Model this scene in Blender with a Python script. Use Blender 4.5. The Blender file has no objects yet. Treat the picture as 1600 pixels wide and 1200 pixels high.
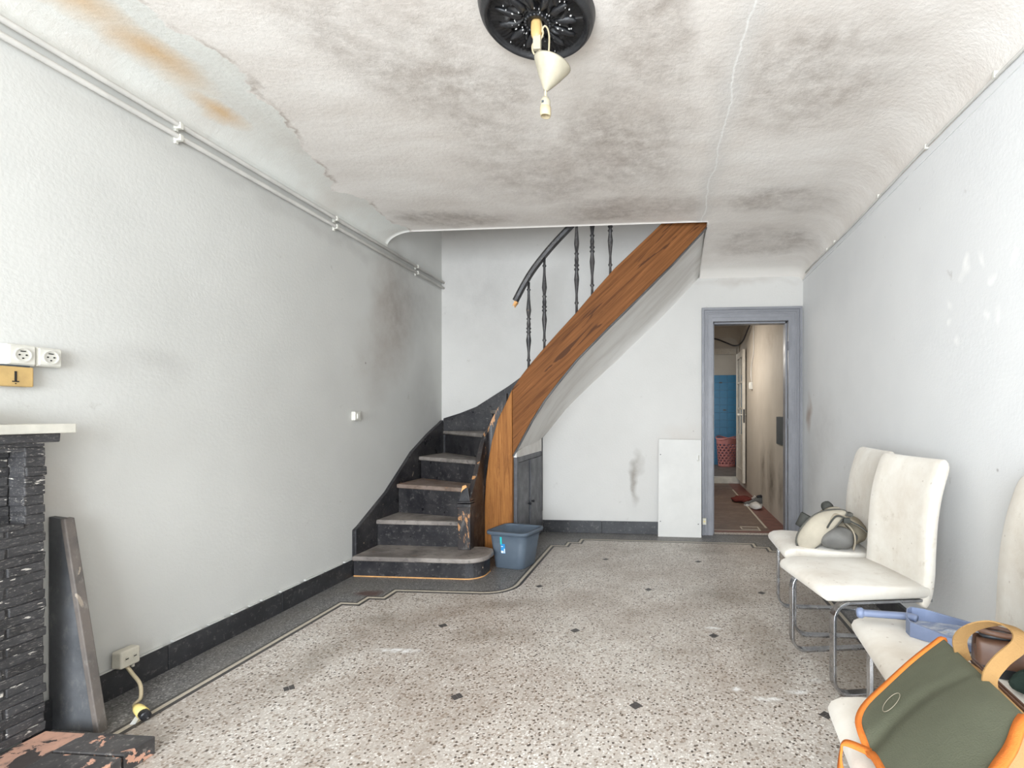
import bpy, bmesh, math, random
from mathutils import Vector, Matrix
random.seed(7)
sc = bpy.context.scene
COL = sc.collection

# ------------------------------------------------------------------ camera
F_PX, CX, Y0, CAM_H = 800.0, 972.0, 648.0, 1.12
YAW = math.atan(71 / 800.0)
cd = bpy.data.cameras.new('camera'); cam = bpy.data.objects.new('camera', cd); COL.objects.link(cam)
cd.sensor_fit = 'HORIZONTAL'; cd.sensor_width = 36.0; cd.lens = F_PX / 1600 * 36.0
cd.shift_x = (800 - CX) / 1600.0; cd.shift_y = (Y0 - 600) / 1600.0
cd.clip_start = 0.02; cd.clip_end = 100
cam.location = (0, 0, CAM_H); cam.rotation_euler = (math.pi / 2, 0, YAW)
sc.camera = cam

# ------------------------------------------------------------------ world, lights, exposure
w = bpy.data.worlds.new('world'); sc.world = w; w.use_nodes = True
w.node_tree.nodes['Background'].inputs[0].default_value = (0.80, 0.90, 1.0, 1)
w.node_tree.nodes['Background'].inputs[1].default_value = 1.0
sc.view_settings.view_transform = 'Standard'; sc.view_settings.look = 'None'
sc.view_settings.exposure = 0.0; sc.view_settings.gamma = 1.0; sc.view_settings.use_curve_mapping = False

def area(name, loc, target, sx, sy, power, col):
    l = bpy.data.lights.new(name, 'AREA'); l.shape = 'RECTANGLE'; l.size = sx; l.size_y = sy
    l.energy = power; l.color = col
    o = bpy.data.objects.new(name, l); COL.objects.link(o); o.location = loc
    o.rotation_euler = (Vector(target) - Vector(loc)).to_track_quat('-Z', 'Y').to_euler()
    return o
area('shop_window_daylight', (-0.60, -2.52, 1.30), (-0.60, 3.0, 1.30), 2.6, 2.0, 388, (0.85, 0.925, 1.0))
area('upper_landing_window_daylight', (0.6, 2.75, 4.1), (-1.0, 4.8, 2.9), 1.0, 1.2, 23, (0.92, 0.95, 1.0))
area('kitchen_fill_light', (-0.55, 9.5, 1.6), (1.0, 9.6, 1.2), 1.0, 1.0, 30, (0.92, 0.96, 1.0))  # added area light to brighten the far room; no window is built there
area('corridor_fill_light', (0.34, 6.6, 1.9), (1.165, 6.4, 1.1), 1.6, 0.5, 21, (1.0, 0.95, 0.88))  # added area light lifting the corridor wall; no fanlight exists

# ------------------------------------------------------------------ helpers: colour + materials
def lin(v):
    v /= 255.0
    return v / 12.92 if v <= 0.04045 else ((v + 0.055) / 1.055) ** 2.4
def c(r, g, b): return (lin(r), lin(g), lin(b), 1.0)

class G:
    def __init__(s, name, rough=0.6, metal=0.0, spec=0.5):
        s.m = bpy.data.materials.new(name); s.m.use_nodes = True
        s.t = s.m.node_tree; s.b = s.t.nodes['Principled BSDF']
        s.b.inputs['Roughness'].default_value = rough; s.b.inputs['Metallic'].default_value = metal
        s.b.inputs['Specular IOR Level'].default_value = spec
        s._co = None
    def put(s, sock, v):
        if isinstance(v, bpy.types.NodeSocket): s.t.links.new(v, sock)
        else:
            try: sock.default_value = v
            except Exception: sock.default_value = (v, v, v)
    def co(s):
        if s._co is None: s._co = s.t.nodes.new('ShaderNodeTexCoord').outputs['Object']
        return s._co
    def scale(s, v, vec=None):
        n = s.t.nodes.new('ShaderNodeMapping'); s.put(n.inputs['Vector'], vec or s.co()); n.inputs['Scale'].default_value = v
        return n.outputs[0]
    def noise(s, sc_, detail=4, rough=0.6, vec=None, dist=0.0, col=False):
        n = s.t.nodes.new('ShaderNodeTexNoise'); s.put(n.inputs['Vector'], vec or s.co())
        n.inputs['Scale'].default_value = sc_; n.inputs['Detail'].default_value = detail
        n.inputs['Roughness'].default_value = rough; n.inputs['Distortion'].default_value = dist
        return n.outputs['Color' if col else 'Fac']
    def voro(s, sc_, vec=None, feat='F1', out='Distance', rand=1.0):
        n = s.t.nodes.new('ShaderNodeTexVoronoi'); n.feature = feat; s.put(n.inputs['Vector'], vec or s.co())
        n.inputs['Scale'].default_value = sc_; n.inputs['Randomness'].default_value = rand
        return n.outputs[out]
    def wave(s, sc_, dist=4, detail=3, vec=None, d='X'):
        n = s.t.nodes.new('ShaderNodeTexWave'); s.put(n.inputs['Vector'], vec or s.co()); n.bands_direction = d
        n.inputs['Scale'].default_value = sc_; n.inputs['Distortion'].default_value = dist; n.inputs['Detail'].default_value = detail
        return n.outputs['Fac']
    def ramp(s, fac, *stops):
        n = s.t.nodes.new('ShaderNodeValToRGB'); s.put(n.inputs[0], fac); e = n.color_ramp.elements
        stops = sorted(stops, key=lambda q: q[0])
        while len(e) < len(stops): e.new(0.5)
        for i, (p, col) in enumerate(stops):
            e[i].position = p; e[i].color = col if isinstance(col, tuple) else (col, col, col, 1)
        return n.outputs[0]
    def step(s, fac, a, b): return s.ramp(fac, (a, 0.0), (b, 1.0))    # a > b gives a falling step
    def mix(s, fac, a, b, mode='MIX'):
        n = s.t.nodes.new('ShaderNodeMix'); n.data_type = 'RGBA'; n.blend_type = mode
        s.put(n.inputs[0], fac); s.put(n.inputs[6], a); s.put(n.inputs[7], b); return n.outputs[2]
    def math(s, op, a, b=0.0):
        n = s.t.nodes.new('ShaderNodeMath'); n.operation = op; s.put(n.inputs[0], a); s.put(n.inputs[1], b); return n.outputs[0]
    def axis(s, i, vec=None):
        n = s.t.nodes.new('ShaderNodeSeparateXYZ'); s.put(n.inputs[0], vec or s.co()); return n.outputs[i]
    def warp(s, amt, sc_, detail=4):
        nz = s.noise(sc_, detail, col=True)
        a = s.t.nodes.new('ShaderNodeVectorMath'); a.operation = 'SUBTRACT'; s.put(a.inputs[0], nz); a.inputs[1].default_value = (.5, .5, .5)
        b = s.t.nodes.new('ShaderNodeVectorMath'); b.operation = 'MULTIPLY_ADD'; s.put(b.inputs[0], a.outputs[0])
        b.inputs[1].default_value = (amt, amt, amt); s.put(b.inputs[2], s.co()); return b.outputs[0]
    def blob(s, ctr, rad, vec=None, soft=0.5):
        """1 inside an ellipsoid, fading to 0 at its rim"""
        a = s.t.nodes.new('ShaderNodeVectorMath'); a.operation = 'SUBTRACT'; s.put(a.inputs[0], vec or s.co()); a.inputs[1].default_value = ctr
        b = s.t.nodes.new('ShaderNodeVectorMath'); b.operation = 'DIVIDE'; s.put(b.inputs[0], a.outputs[0]); b.inputs[1].default_value = rad
        l = s.t.nodes.new('ShaderNodeVectorMath'); l.operation = 'LENGTH'; s.put(l.inputs[0], b.outputs[0])
        return s.ramp(l.outputs['Value'], (1 - soft, 1.0), (1.0, 0.0))
    def add(s, *v):
        r = v[0]
        for k in v[1:]: r = s.math('MAXIMUM', r, k)
        return r
    def col(s, v): s.put(s.b.inputs['Base Color'], v)
    def bump(s, hgt, strength=0.3, dist=0.01):
        n = s.t.nodes.new('ShaderNodeBump'); s.put(n.inputs['Height'], hgt); n.inputs['Strength'].default_value = strength
        n.inputs['Distance'].default_value = dist; s.t.links.new(n.outputs[0], s.b.inputs['Normal'])
    def rough(s, v): s.put(s.b.inputs['Roughness'], v)

M = {}
def simple(key, col, rough=0.5, metal=0.0, spec=0.5, var=0.12, sc_=25, bump=0.0):
    g = G(key, rough, metal, spec); n = g.noise(sc_, 5)
    d = tuple(x * (1 - var * 2) for x in col[:3]) + (1,)
    u = tuple(min(1, x * (1 + var)) for x in col[:3]) + (1,)
    g.col(g.ramp(n, (0.3, d), (0.7, u)))
    if bump: g.bump(g.noise(sc_ * 6, 3), bump, 0.004)
    M[key] = g.m; return g

# --- plaster walls
def wall_mat(key, base, dirt, stains=(), marks=0.35):
    g = G(key, 0.75, 0, 0.3)
    big = g.noise(0.9, 4, 0.6); col = g.mix(g.step(big, 0.35, 0.75), base, dirt)
    sp = g.step(g.noise(9, 5, 0.7), 0.67, 0.76)
    col = g.mix(g.math('MULTIPLY', sp, marks), col, c(150, 142, 132))
    dots = g.step(g.voro(2.2), 0.022, 0.008)
    col = g.mix(g.math('MULTIPLY', dots, 0.7), col, c(90, 80, 70))
    wv = g.warp(0.25, 4, 2); nz7 = g.ramp(g.noise(7, 5, 0.7), (0.25, 0.35), (0.7, 1.0))
    for ctr, rad, sc_col, amt in stains:
        m = g.math('MULTIPLY', g.blob(ctr, rad, wv, 0.95), amt)
        m = g.math('MULTIPLY', m, nz7)
        col = g.mix(m, col, sc_col)
    g.col(col); g.bump(g.noise(70, 2, 0.6), 0.12, 0.008)
    M[key] = g.m
brn = c(138, 118, 102); gry = c(150, 146, 142)
wall_mat('wall_left', c(206, 205, 200), c(194, 193, 188),
         [((-2.2, 3.95, 1.95), (.5, .38, .62), brn, .75), ((-2.2, 4.3, 2.1), (.5, .55, .5), gry, .55), ((-2.2, 3.7, 1.55), (.5, .3, .4), brn, .4),
          ((-2.2, 4.55, 1.3), (.5, .35, .5), gry, .3), ((-2.2, 1.62, .85), (.3, .12, .25), c(170, 160, 150), .5),
          ((-2.2, 3.0, 2.3), (.3, 1.6, .07), gry, .35), ((-2.2, 2.0, 1.33), (.3, .25, .12), gry, .3)])
wall_mat('wall_back', c(207, 204, 199), c(197, 194, 189),
         [((-.3, 4.82, .55), (.06, .5, .3), c(120, 110, 98), .8), ((-.32, 4.82, .42), (.05, .5, .18), c(120, 110, 98), .6),
          ((.15, 4.82, .75), (.35, .5, .3), c(188, 172, 158), .5), ((-1.8, 4.82, 2.3), (.9, .5, .9), gry, .4), ((.7, 4.82, 2.36), (.6, .4, .06), brn, .35)])
wall_mat('wall_right', c(228, 228, 227), c(218, 218, 218),
         [((1.236, 4.62, 1.12), (.4, .09, .22), c(165, 140, 120), .85), ((1.236, 4.2, .95), (.4, .5, .4), gry, .35), ((1.236, 4.5, .6), (.4, .3, .5), gry, .35)]
         + [((1.236, y_, z_), (.25, .028, .033), c(246, 245, 242), 1.0) for y_, z_ in ((2.248, 1.74), (2.135, 1.725), (2.071, 1.638), (2.37, 1.635), (2.344, 1.532), (2.281, 1.434), (2.139, 1.499), (2.06, 1.499), (1.932, 1.678))])
wall_mat('wall_corridor', c(190, 181, 168), c(170, 160, 146),
         [((1.165, 5.9, .35), (.5, .3, .5), c(85, 75, 64), .95), ((1.165, 6.4, .45), (.5, .22, .45), c(85, 75, 64), .8), ((1.165, 5.4, .3), (.5, .2, .35), c(85, 75, 64), .8),
          ((1.165, 6, 2.0), (.5, 1.2, .4), c(140, 126, 110), .6), ((1.165, 7.2, 1.6), (.5, .5, .8), c(140, 126, 110), .5)], 0.8)

# --- ceiling: aged distemper with damp, a cleaner band above the pipes, a filled crack
g = G('ceiling_plaster', 0.85, 0, 0.2)
wv = g.warp(0.55, 1.6, 4)
X = g.axis(0); Y = g.axis(1)
st = g.noise(1.0, 7, 0.65, g.scale((1.4, 3.2, 1)))
col = g.mix(g.step(st, 0.32, 0.72), c(237, 232, 226), c(216, 208, 200))
blobs = [((-1.06, 1.9, 2.55), (.42, .55, .6)), ((-.85, 2.4, 2.55), (.35, .55, .6)), ((-.75, 2.95, 2.55), (.6, .5, .6)), ((-.2, 2.7, 2.55), (.42, .75, .6)),
         ((-.05, 2.0, 2.55), (.25, .5, .6)), ((-.25, 3.55, 2.55), (.7, .28, .6)), ((.75, 3.5, 2.55), (.5, .28, .6)), ((.8, 4.25, 2.5), (.5, .32, .6)), ((.6, 2.3, 2.55), (.5, .5, .6)), ((-1.6, 3.6, 2.55), (.5, .22, .5))]
bm_ = [g.blob(a, b, wv, 0.45) for a, b in blobs]
mold = g.math('MULTIPLY', g.add(*bm_), g.ramp(g.noise(11, 6, 0.75), (0.33, 0.25), (0.62, 1.0)))
mold = g.math('MULTIPLY', mold, g.ramp(g.noise(2.2, 5, 0.6), (0.3, 0.35), (0.62, 1.0)))
col = g.mix(g.math('MULTIPLY', mold, 0.66), col, c(146, 134, 124))
spk = g.step(g.noise(70, 3, 0.8), 0.62, 0.74); col = g.mix(g.math('MULTIPLY', spk, 0.28), col, c(118, 108, 100))
lite = g.step(g.noise(24, 3, 0.7), 0.69, 0.74); col = g.mix(g.math('MULTIPLY', lite, 0.5), col, c(222, 217, 210))
# cleaner painted band along the left cove, ragged border with a brown tide line
bd = g.math('ADD', X, g.math('MULTIPLY', g.math('SUBTRACT', g.noise(1.9, 6, 0.55), 0.5), 0.75))
bd = g.math('ADD', bd, g.math('MULTIPLY', Y, 0.10))
cl_n = g.mix(g.step(g.noise(2.4, 5), 0.4, 0.7), c(222, 222, 216), c(210, 205, 197))
bd1 = g.math('ADD', bd, 2.0)
n_ = g.t.nodes.new('ShaderNodeValToRGB'); g.put(n_.inputs[0], bd1)
e = n_.color_ramp.elements; e[0].position = .322; e[0].color = (0, 0, 0, 1); e[1].position = .334; e[1].color = (1, 1, 1, 1); q = e.new(.365); q.color = (0, 0, 0, 1)
n2 = g.t.nodes.new('ShaderNodeValToRGB'); g.put(n2.inputs[0], bd1)
e = n2.color_ramp.elements; e[0].position = .318; e[0].color = (1, 1, 1, 1); e[1].position = .330; e[1].color = (0, 0, 0, 1)
col = g.mix(n2.outputs[0], col, cl_n)
col = g.mix(g.math('MULTIPLY', n_.outputs[0], g.ramp(g.noise(5, 5), (0.42, 0.0), (0.6, 0.6))), col, c(132, 114, 98))
wo = g.warp(0.22, 2.2, 6)
orange = g.add(g.blob((-1.99, 1.50, 2.5), (.12, .34, .5), wo, 0.9), g.blob((-2.0, 1.85, 2.5), (.11, .30, .5), wo, 0.9), g.blob((-2.06, 2.2, 2.5), (.06, .2, .5), wo, 0.9))
col = g.mix(g.math('MULTIPLY', orange, 0.75), col, c(206, 166, 112))
# filled crack
cx_ = g.math('ABSOLUTE', g.math('SUBTRACT', X, g.math('ADD', g.math('ADD', 0.335, g.math('MULTIPLY', Y, -0.022)), g.math('MULTIPLY', g.math('SUBTRACT', g.noise(2.6, 4, vec=g.scale((0.0, 1, 0))), 0.5), 0.10))))
halo = g.ramp(cx_, (0.015, 1.0), (0.085, 0.0))
col = g.mix(g.math('MULTIPLY', halo, g.ramp(g.noise(5, 5), (0.3, .3), (.65, .85))), col, c(216, 212, 207))
col = g.mix(g.ramp(cx_, (0.0015, 1.0), (0.005, 0.0)), col, c(236, 234, 230))
# paler skim above the door end
col = g.mix(g.math('MULTIPLY', g.blob((.7, 4.75, 2.42), (.85, .32, .09), g.warp(.08, 5), 0.5), 0.8), col, c(222, 217, 210))
g.col(col)
g.bump(g.noise(40, 3, 0.7), 0.25, 0.010)
M['ceiling'] = g.m

# --- terrazzo
g = G('terrazzo_light', 0.42, 0, 0.45)
vc = g.voro(120, out='Color'); r_ = g.axis(0, vc); r2 = g.axis(1, vc)
col = g.ramp(r_, (0.0, c(180, 172, 163)), (0.25, c(210, 204, 196)), (0.5, c(192, 182, 171)), (0.68, c(230, 226, 219)), (0.85, c(170, 157, 144)), (0.93, c(142, 127, 114)))
ed = g.voro(120, feat='DISTANCE_TO_EDGE'); col = g.mix(g.ramp(ed, (0.02, 1.0), (0.09, 0.0)), col, c(184, 175, 165))
wz = g.warp(.010, 80, 1); v2 = g.voro(62, wz); k2 = g.axis(2, g.voro(62, wz, out='Color'))
big = g.math('MULTIPLY', g.ramp(v2, (0.24, 1.0), (0.36, 0.0)), g.ramp(k2, (0.80, 0.0), (0.82, 1.0)))
col = g.mix(big, col, g.ramp(r2, (0.0, c(58, 52, 48)), (0.5, c(96, 82, 70)), (1.0, c(70, 64, 60))))
v3 = g.axis(1, g.voro(70, out='Color')); d3 = g.voro(70)
col = g.mix(g.math('MULTIPLY', g.ramp(d3, (0.2, 1.0), (0.3, 0.0)), g.ramp(v3, (0.86, 0.0), (0.88, 1.0))), col, c(240, 237, 230))
dirt = g.step(g.noise(1.3, 6, 0.65), 0.42, 0.72)
col = g.mix(g.math('MULTIPLY', dirt, 0.64), col, c(132, 113, 96))
d4 = g.step(g.noise(3.2, 6, 0.65), 0.5, 0.72); col = g.mix(g.math('MULTIPLY', d4, 0.35), col, c(120, 104, 88))
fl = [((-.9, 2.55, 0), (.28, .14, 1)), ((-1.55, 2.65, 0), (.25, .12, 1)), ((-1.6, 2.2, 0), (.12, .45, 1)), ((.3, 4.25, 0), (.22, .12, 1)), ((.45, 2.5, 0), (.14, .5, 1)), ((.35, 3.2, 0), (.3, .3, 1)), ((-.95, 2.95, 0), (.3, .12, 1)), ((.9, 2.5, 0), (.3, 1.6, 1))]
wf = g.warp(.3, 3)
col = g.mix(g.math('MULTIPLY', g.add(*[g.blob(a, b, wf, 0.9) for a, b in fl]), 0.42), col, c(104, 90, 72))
wt = [((-1.27, 2.33, 0), (.13, .03, 1)), ((.40, 2.06, 0), (.07, .022, 1)), ((.52, 2.12, 0), (.05, .02, 1)), ((.28, 2.12, 0), (.03, .02, 1)), ((.24, 2.72, 0), (.06, .02, 1)), ((.62, 2.22, 0), (.03, .02, 1))]
wq = g.warp(.05, 20)
col = g.mix(g.math('MULTIPLY', g.add(*[g.blob(a, b, wq, 0.6) for a, b in wt]), g.ramp(g.noise(30, 4), (.35, 0.1), (.55, .85))), col, c(232, 231, 228))
g.col(col)
M['terrazzo'] = g.m
g = G('terrazzo_dark', 0.4, 0, 0.45)
r_ = g.axis(0, g.voro(170, out='Color'))
col = g.ramp(r_, (0.0, c(80, 79, 79)), (0.35, c(116, 114, 112)), (0.6, c(96, 94, 93)), (0.82, c(162, 159, 155)), (0.95, c(58, 56, 56)))
col = g.mix(g.math('MULTIPLY', g.step(g.noise(3, 6), 0.42, 0.7), 0.5), col, c(112, 106, 98))
col = g.mix(g.math('MULTIPLY', g.add(g.blob((-1.86, 3.05, 0), (.11, .06, 1), g.warp(.1, 9), .5)), 0.8), col, c(84, 58, 52))
col = g.mix(g.math('MULTIPLY', g.step(g.noise(2.0, 5, 0.7, g.warp(.3, 3)), 0.55, 0.75), 0.4), col, c(150, 146, 140))
g.col(col); M['terrazzo_dark'] = g.m
simple('inlay_cream', c(196, 186, 168), 0.45, var=.1, sc_=60)
simple('inlay_dark', c(74, 70, 68), 0.45, var=.12, sc_=60)
g = G('corridor_floor', 0.5); n = g.noise(2.5, 8, 0.7, g.scale((1, 1.6, 1)))
g.col(g.mix(g.step(g.noise(14, 6, .7), .45, .7), g.ramp(n, (0.3, c(84, 66, 56)), (0.5, c(112, 92, 78)), (0.7, c(134, 116, 98))), c(96, 70, 60))); M['corridor_floor'] = g.m
simple('corridor_red', c(116, 72, 62), 0.5, var=.2, sc_=12)
simple('kitchen_floor', c(112, 104, 96), 0.6, var=.2, sc_=8)

# --- chipped paints
def chipped(key, paint, under, thr=0.66, sc_=7, rough=0.45, paint2=None, stretch=(1, 1, 1), scuff=c(150, 146, 140), scuff_amt=0.35):
    g = G(key, rough, 0, 0.4)
    oi = g.t.nodes.new('ShaderNodeObjectInfo'); va = g.t.nodes.new('ShaderNodeVectorMath'); va.operation = 'ADD'
    g.put(va.inputs[0], g.co()); rr_ = g.math('MULTIPLY', oi.outputs['Random'], 7.0); g.put(va.inputs[1], rr_); g._co = va.outputs[0]; v = g.scale(stretch)
    base = g.mix(g.step(g.noise(4, 6, .68), .40, .60), paint, paint2 or tuple(min(1, x * 1.7 + 0.004) for x in paint[:3]) + (1,))
    sm = g.step(g.noise(sc_ * 4, 6, 0.75, v), 0.55, 0.66); base = g.mix(g.math('MULTIPLY', sm, scuff_amt), base, scuff)
    ch = g.step(g.noise(sc_, 8, 0.62, v, 0.4), thr, thr + 0.012)
    base = g.mix(ch, base, under); g.col(base)
    g.bump(g.math('SUBTRACT', g.math('MULTIPLY', g.noise(60, 4), 0.15), g.math('MULTIPLY', ch, .5)), 0.35, 0.004)
    g.rough(g.ramp(g.noise(9, 5), (.3, rough - .12), (.7, rough + .15))); M[key] = g.m
chipped('stair_black', c(36, 35, 38), c(168, 150, 130), 0.685, 9, 0.36, c(58, 56, 57), scuff_amt=.28)
chipped('string_peeling', c(40, 38, 40), c(176, 128, 84), 0.56, 5, 0.45, c(54, 48, 46), (1, 1, .35), scuff_amt=.3)
chipped('tread_worn', c(108, 101, 96), c(138, 106, 84), 0.66, 6, 0.5, c(146, 138, 131), (.6, 1.6, 1), c(52, 48, 47), .75)
chipped('tread_brown', c(112, 94, 82), c(150, 110, 82), 0.58, 6, 0.5, c(134, 118, 108), (.6, 1.6, 1), c(58, 50, 46), .6)
chipped('baseboard_black', c(44, 44, 46), c(178, 172, 162), 0.725, 9, 0.4, c(58, 58, 60), scuff_amt=.3)
chipped('brick_black', c(46, 45, 46), c(196, 190, 180), 0.635, 34, 0.5, c(66, 65, 66), (1, .5, 1.8), c(170, 164, 156), .5)
chipped('hearth_black', c(54, 52, 52), c(206, 158, 134), 0.57, 10, 0.5, c(80, 77, 76), (1, 1, 1), c(176, 168, 160), .45)
chipped('hearth_pink', c(196, 152, 130), c(66, 60, 58), 0.50, 8, 0.6, c(166, 132, 116), (1, 1, 1), c(84, 76, 72), .6)
chipped('board_grey', c(74, 75, 77), c(150, 138, 124), 0.76, 8, 0.5, c(92, 93, 95), (1, 1, .5), scuff_amt=.2)
chipped('board_edge', c(72, 70, 68), c(150, 138, 124), 0.66, 12, 0.55, c(106, 98, 92), (1, 1, .4))
chipped('frame_grey', c(126, 126, 130), c(186, 178, 166), 0.745, 8, 0.42, c(135, 135, 139), (1, 1, .5), c(116, 114, 116), .25)
chipped('cupboard_grey', c(74, 74, 78), c(150, 146, 140), 0.76, 8, 0.45, c(88, 88, 92), scuff_amt=.15)
chipped('handrail_black', c(46, 45, 46), c(120, 92, 66), 0.70, 12, 0.42, c(66, 63, 62))
chipped('door_cream', c(208, 199, 184), c(150, 124, 98), 0.70, 6, 0.5, c(192, 182, 166))
g = G('oak_beam', 0.6, 0, 0.15)
mp = g.t.nodes.new('ShaderNodeMapping'); g.put(mp.inputs['Vector'], g.co()); mp.inputs['Rotation'].default_value = (0, math.radians(43), 0)
gr = g.noise(7, 6, 0.7, g.scale((.22, 7, 7), mp.outputs[0]), .5); wd = g.noise(7, 3, .5, g.scale((.30, 3.2, 3.2), mp.outputs[0]), .8)
col = g.ramp(gr, (0.28, c(78, 46, 22)), (0.45, c(108, 67, 34)), (0.6, c(126, 80, 43)), (0.78, c(150, 102, 60)))
col = g.mix(g.ramp(wd, (0.335, .9), (.365, 0.0)), col, c(70, 42, 24))
col = g.mix(g.math('MULTIPLY', g.step(g.noise(5, 7, .7), .60, .72), .6), col, c(92, 58, 36)); g.col(col); g.bump(gr, 0.25, 0.005); M['oak_beam'] = g.m
g = G('oak_post', 0.55, 0, 0.2)
gr = g.noise(8, 9, 0.72, g.scale((6, 6, .35)), 0.8)
col = g.ramp(gr, (0.28, c(96, 58, 26)), (0.45, c(136, 86, 40)), (0.6, c(157, 104, 52)), (0.8, c(182, 132, 76)))
col = g.mix(g.math('MULTIPLY', g.step(g.noise(9, 7, .7, g.scale((2, 2, .6))), .62, .7), .6), col, c(92, 58, 34)); g.col(col); g.bump(gr, 0.3, 0.005); M['oak_post'] = g.m
simple('raw_wood', c(214, 160, 100), 0.6, sc_=20)
g = G('soffit', .8, 0, .2); mp = g.t.nodes.new('ShaderNodeMapping'); g.put(mp.inputs['Vector'], g.co()); mp.inputs['Rotation'].default_value = (0, math.radians(43), 0)
g.col(g.mix(g.step(g.noise(2.2, 5, .6, g.scale((.6, 2.2, 2.2), mp.outputs[0])), .42, .7), c(230, 227, 222), c(206, 200, 193))); M['soffit'] = g.m
# --- objects
simple('white_plastic', c(212, 209, 199), 0.35, var=.05); simple('cream_plastic', c(206, 200, 184), 0.4, var=.1, sc_=15)
simple('old_plastic', c(178, 170, 150), 0.5, var=.1, sc_=18)
simple('yellow_plastic', c(196, 164, 108), 0.45, var=.1, sc_=14); simple('dark_hole', c(38, 36, 34), 0.6)
simple('pipe_white', c(212, 209, 203), 0.45, var=.08, sc_=6); simple('cord_cream', c(196, 180, 148), 0.5, var=.08)
simple('plug_yellow', c(232, 208, 130), 0.45, var=.06); simple('black_plastic', c(30, 30, 34), 0.4)
simple('marble_white', c(206, 202, 190), 0.4, var=.1, sc_=10); simple('pot_dark', c(62, 62, 66), 0.5)
simple('white_board', c(204, 201, 195), 0.5, var=.04, sc_=4); simple('steel', c(170, 170, 172), 0.3, 1.0)
simple('bucket_grey', c(86, 96, 107), 0.5, spec=.25, var=.05, sc_=8); simple('sticker_blue', c(52, 140, 200), 0.4, var=.05); simple('sticker_teal', c(44, 190, 190), 0.4, var=.05); simple('sticker_white', c(232, 236, 240), 0.4, var=.03)
g = G('chrome', 0.16, 1.0); g.col(g.ramp(g.noise(10, 5), (.3, c(150, 150, 152)), (.7, c(214, 215, 218)))); g.rough(g.ramp(g.noise(14, 6), (.35, .12), (.7, .38))); M['chrome'] = g.m
g = G('chair_fabric', 0.9, 0, 0.15)
col = g.mix(g.step(g.noise(3.5, 7, .65), .38, .72), c(228, 223, 213), c(204, 193, 178))
col = g.mix(g.math('MULTIPLY', g.step(g.noise(13, 8, .75), .58, .72), .5), col, c(180, 166, 148))
dots = g.math('MULTIPLY', g.step(g.axis(2, g.voro(38, out='Color')), .86, .88), g.ramp(g.voro(38), (.10, 1.0), (.2, 0.0)))
col = g.mix(g.math('MULTIPLY', dots, .45), col, c(150, 130, 108)); g.col(col); g.bump(g.noise(260, 3), .2, .002)
g.b.inputs['Sheen Weight'].default_value = .25; M['chair_fabric'] = g.m
def cloth(key, col, rough=.9, wv=300, var=.12):
    g = G(key, rough, 0, .15); d = tuple(x * (1 - 2 * var) for x in col[:3]) + (1,)
    g.col(g.ramp(g.noise(7, 6), (.3, d), (.7, col))); g.bump(g.math('ADD', g.noise(wv, 2), g.math('MULTIPLY', g.noise(9, 4), 2.0)), .35, .004); M[key] = g.m
cloth('canvas_green', c(96, 98, 82), var=.08); cloth('canvas_tan', c(162, 128, 86)); cloth('webbing_tan', c(158, 124, 80)); cloth('binding_orange', c(226, 128, 58), var=.18)
cloth('beige_cloth', c(172, 161, 142)); cloth('beige_light', c(184, 175, 158)); cloth('beige_shade', c(146, 136, 118)); cloth('nylon_grey', c(120, 118, 114), .45); cloth('strap_grey', c(96, 94, 88)); cloth('cap_dark', c(78, 78, 74)); cloth('navy', c(44, 48, 66)); cloth('cloth_green_dark', c(52, 66, 60)); cloth('red_cloth', c(104, 50, 44)); cloth('white_cloth', c(206, 202, 194)); cloth('shoe_grey', c(104, 102, 98))
simple('leather_brown', c(92, 64, 48), .5, var=.15); simple('leather_black', c(40, 42, 46), .4)
simple('dustpan_blue', c(118, 130, 158), .4, var=.08, sc_=10); g = M['dustpan_blue']
g = G('dustpan_dusty', .55); g.col(g.mix(g.step(g.noise(14, 7, .7, g.scale((1, 3, 1))), .42, .66), c(118, 130, 156), c(196, 196, 194))); M['dustpan_dusty'] = g.m
simple('pink_plastic', c(196, 126, 120), .45, var=.06); simple('tile_blue', c(66, 128, 164), .25, var=.1, sc_=3); simple('panel_dark', c(74, 80, 84), .4)
simple('rose_black', c(38, 38, 40), .38, var=.15, sc_=30, bump=.3); simple('rose_scuff', c(190, 188, 184), .5)
simple('concrete', c(150, 148, 144), .9); simple('zip_brown', c(84, 56, 44), .5)
g = G('glass_pane', 0.05); g.b.inputs['Transmission Weight'].default_value = 1.0; g.b.inputs['Base Color'].default_value = (.9, .95, .95, 1); M['glass'] = g.m

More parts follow.
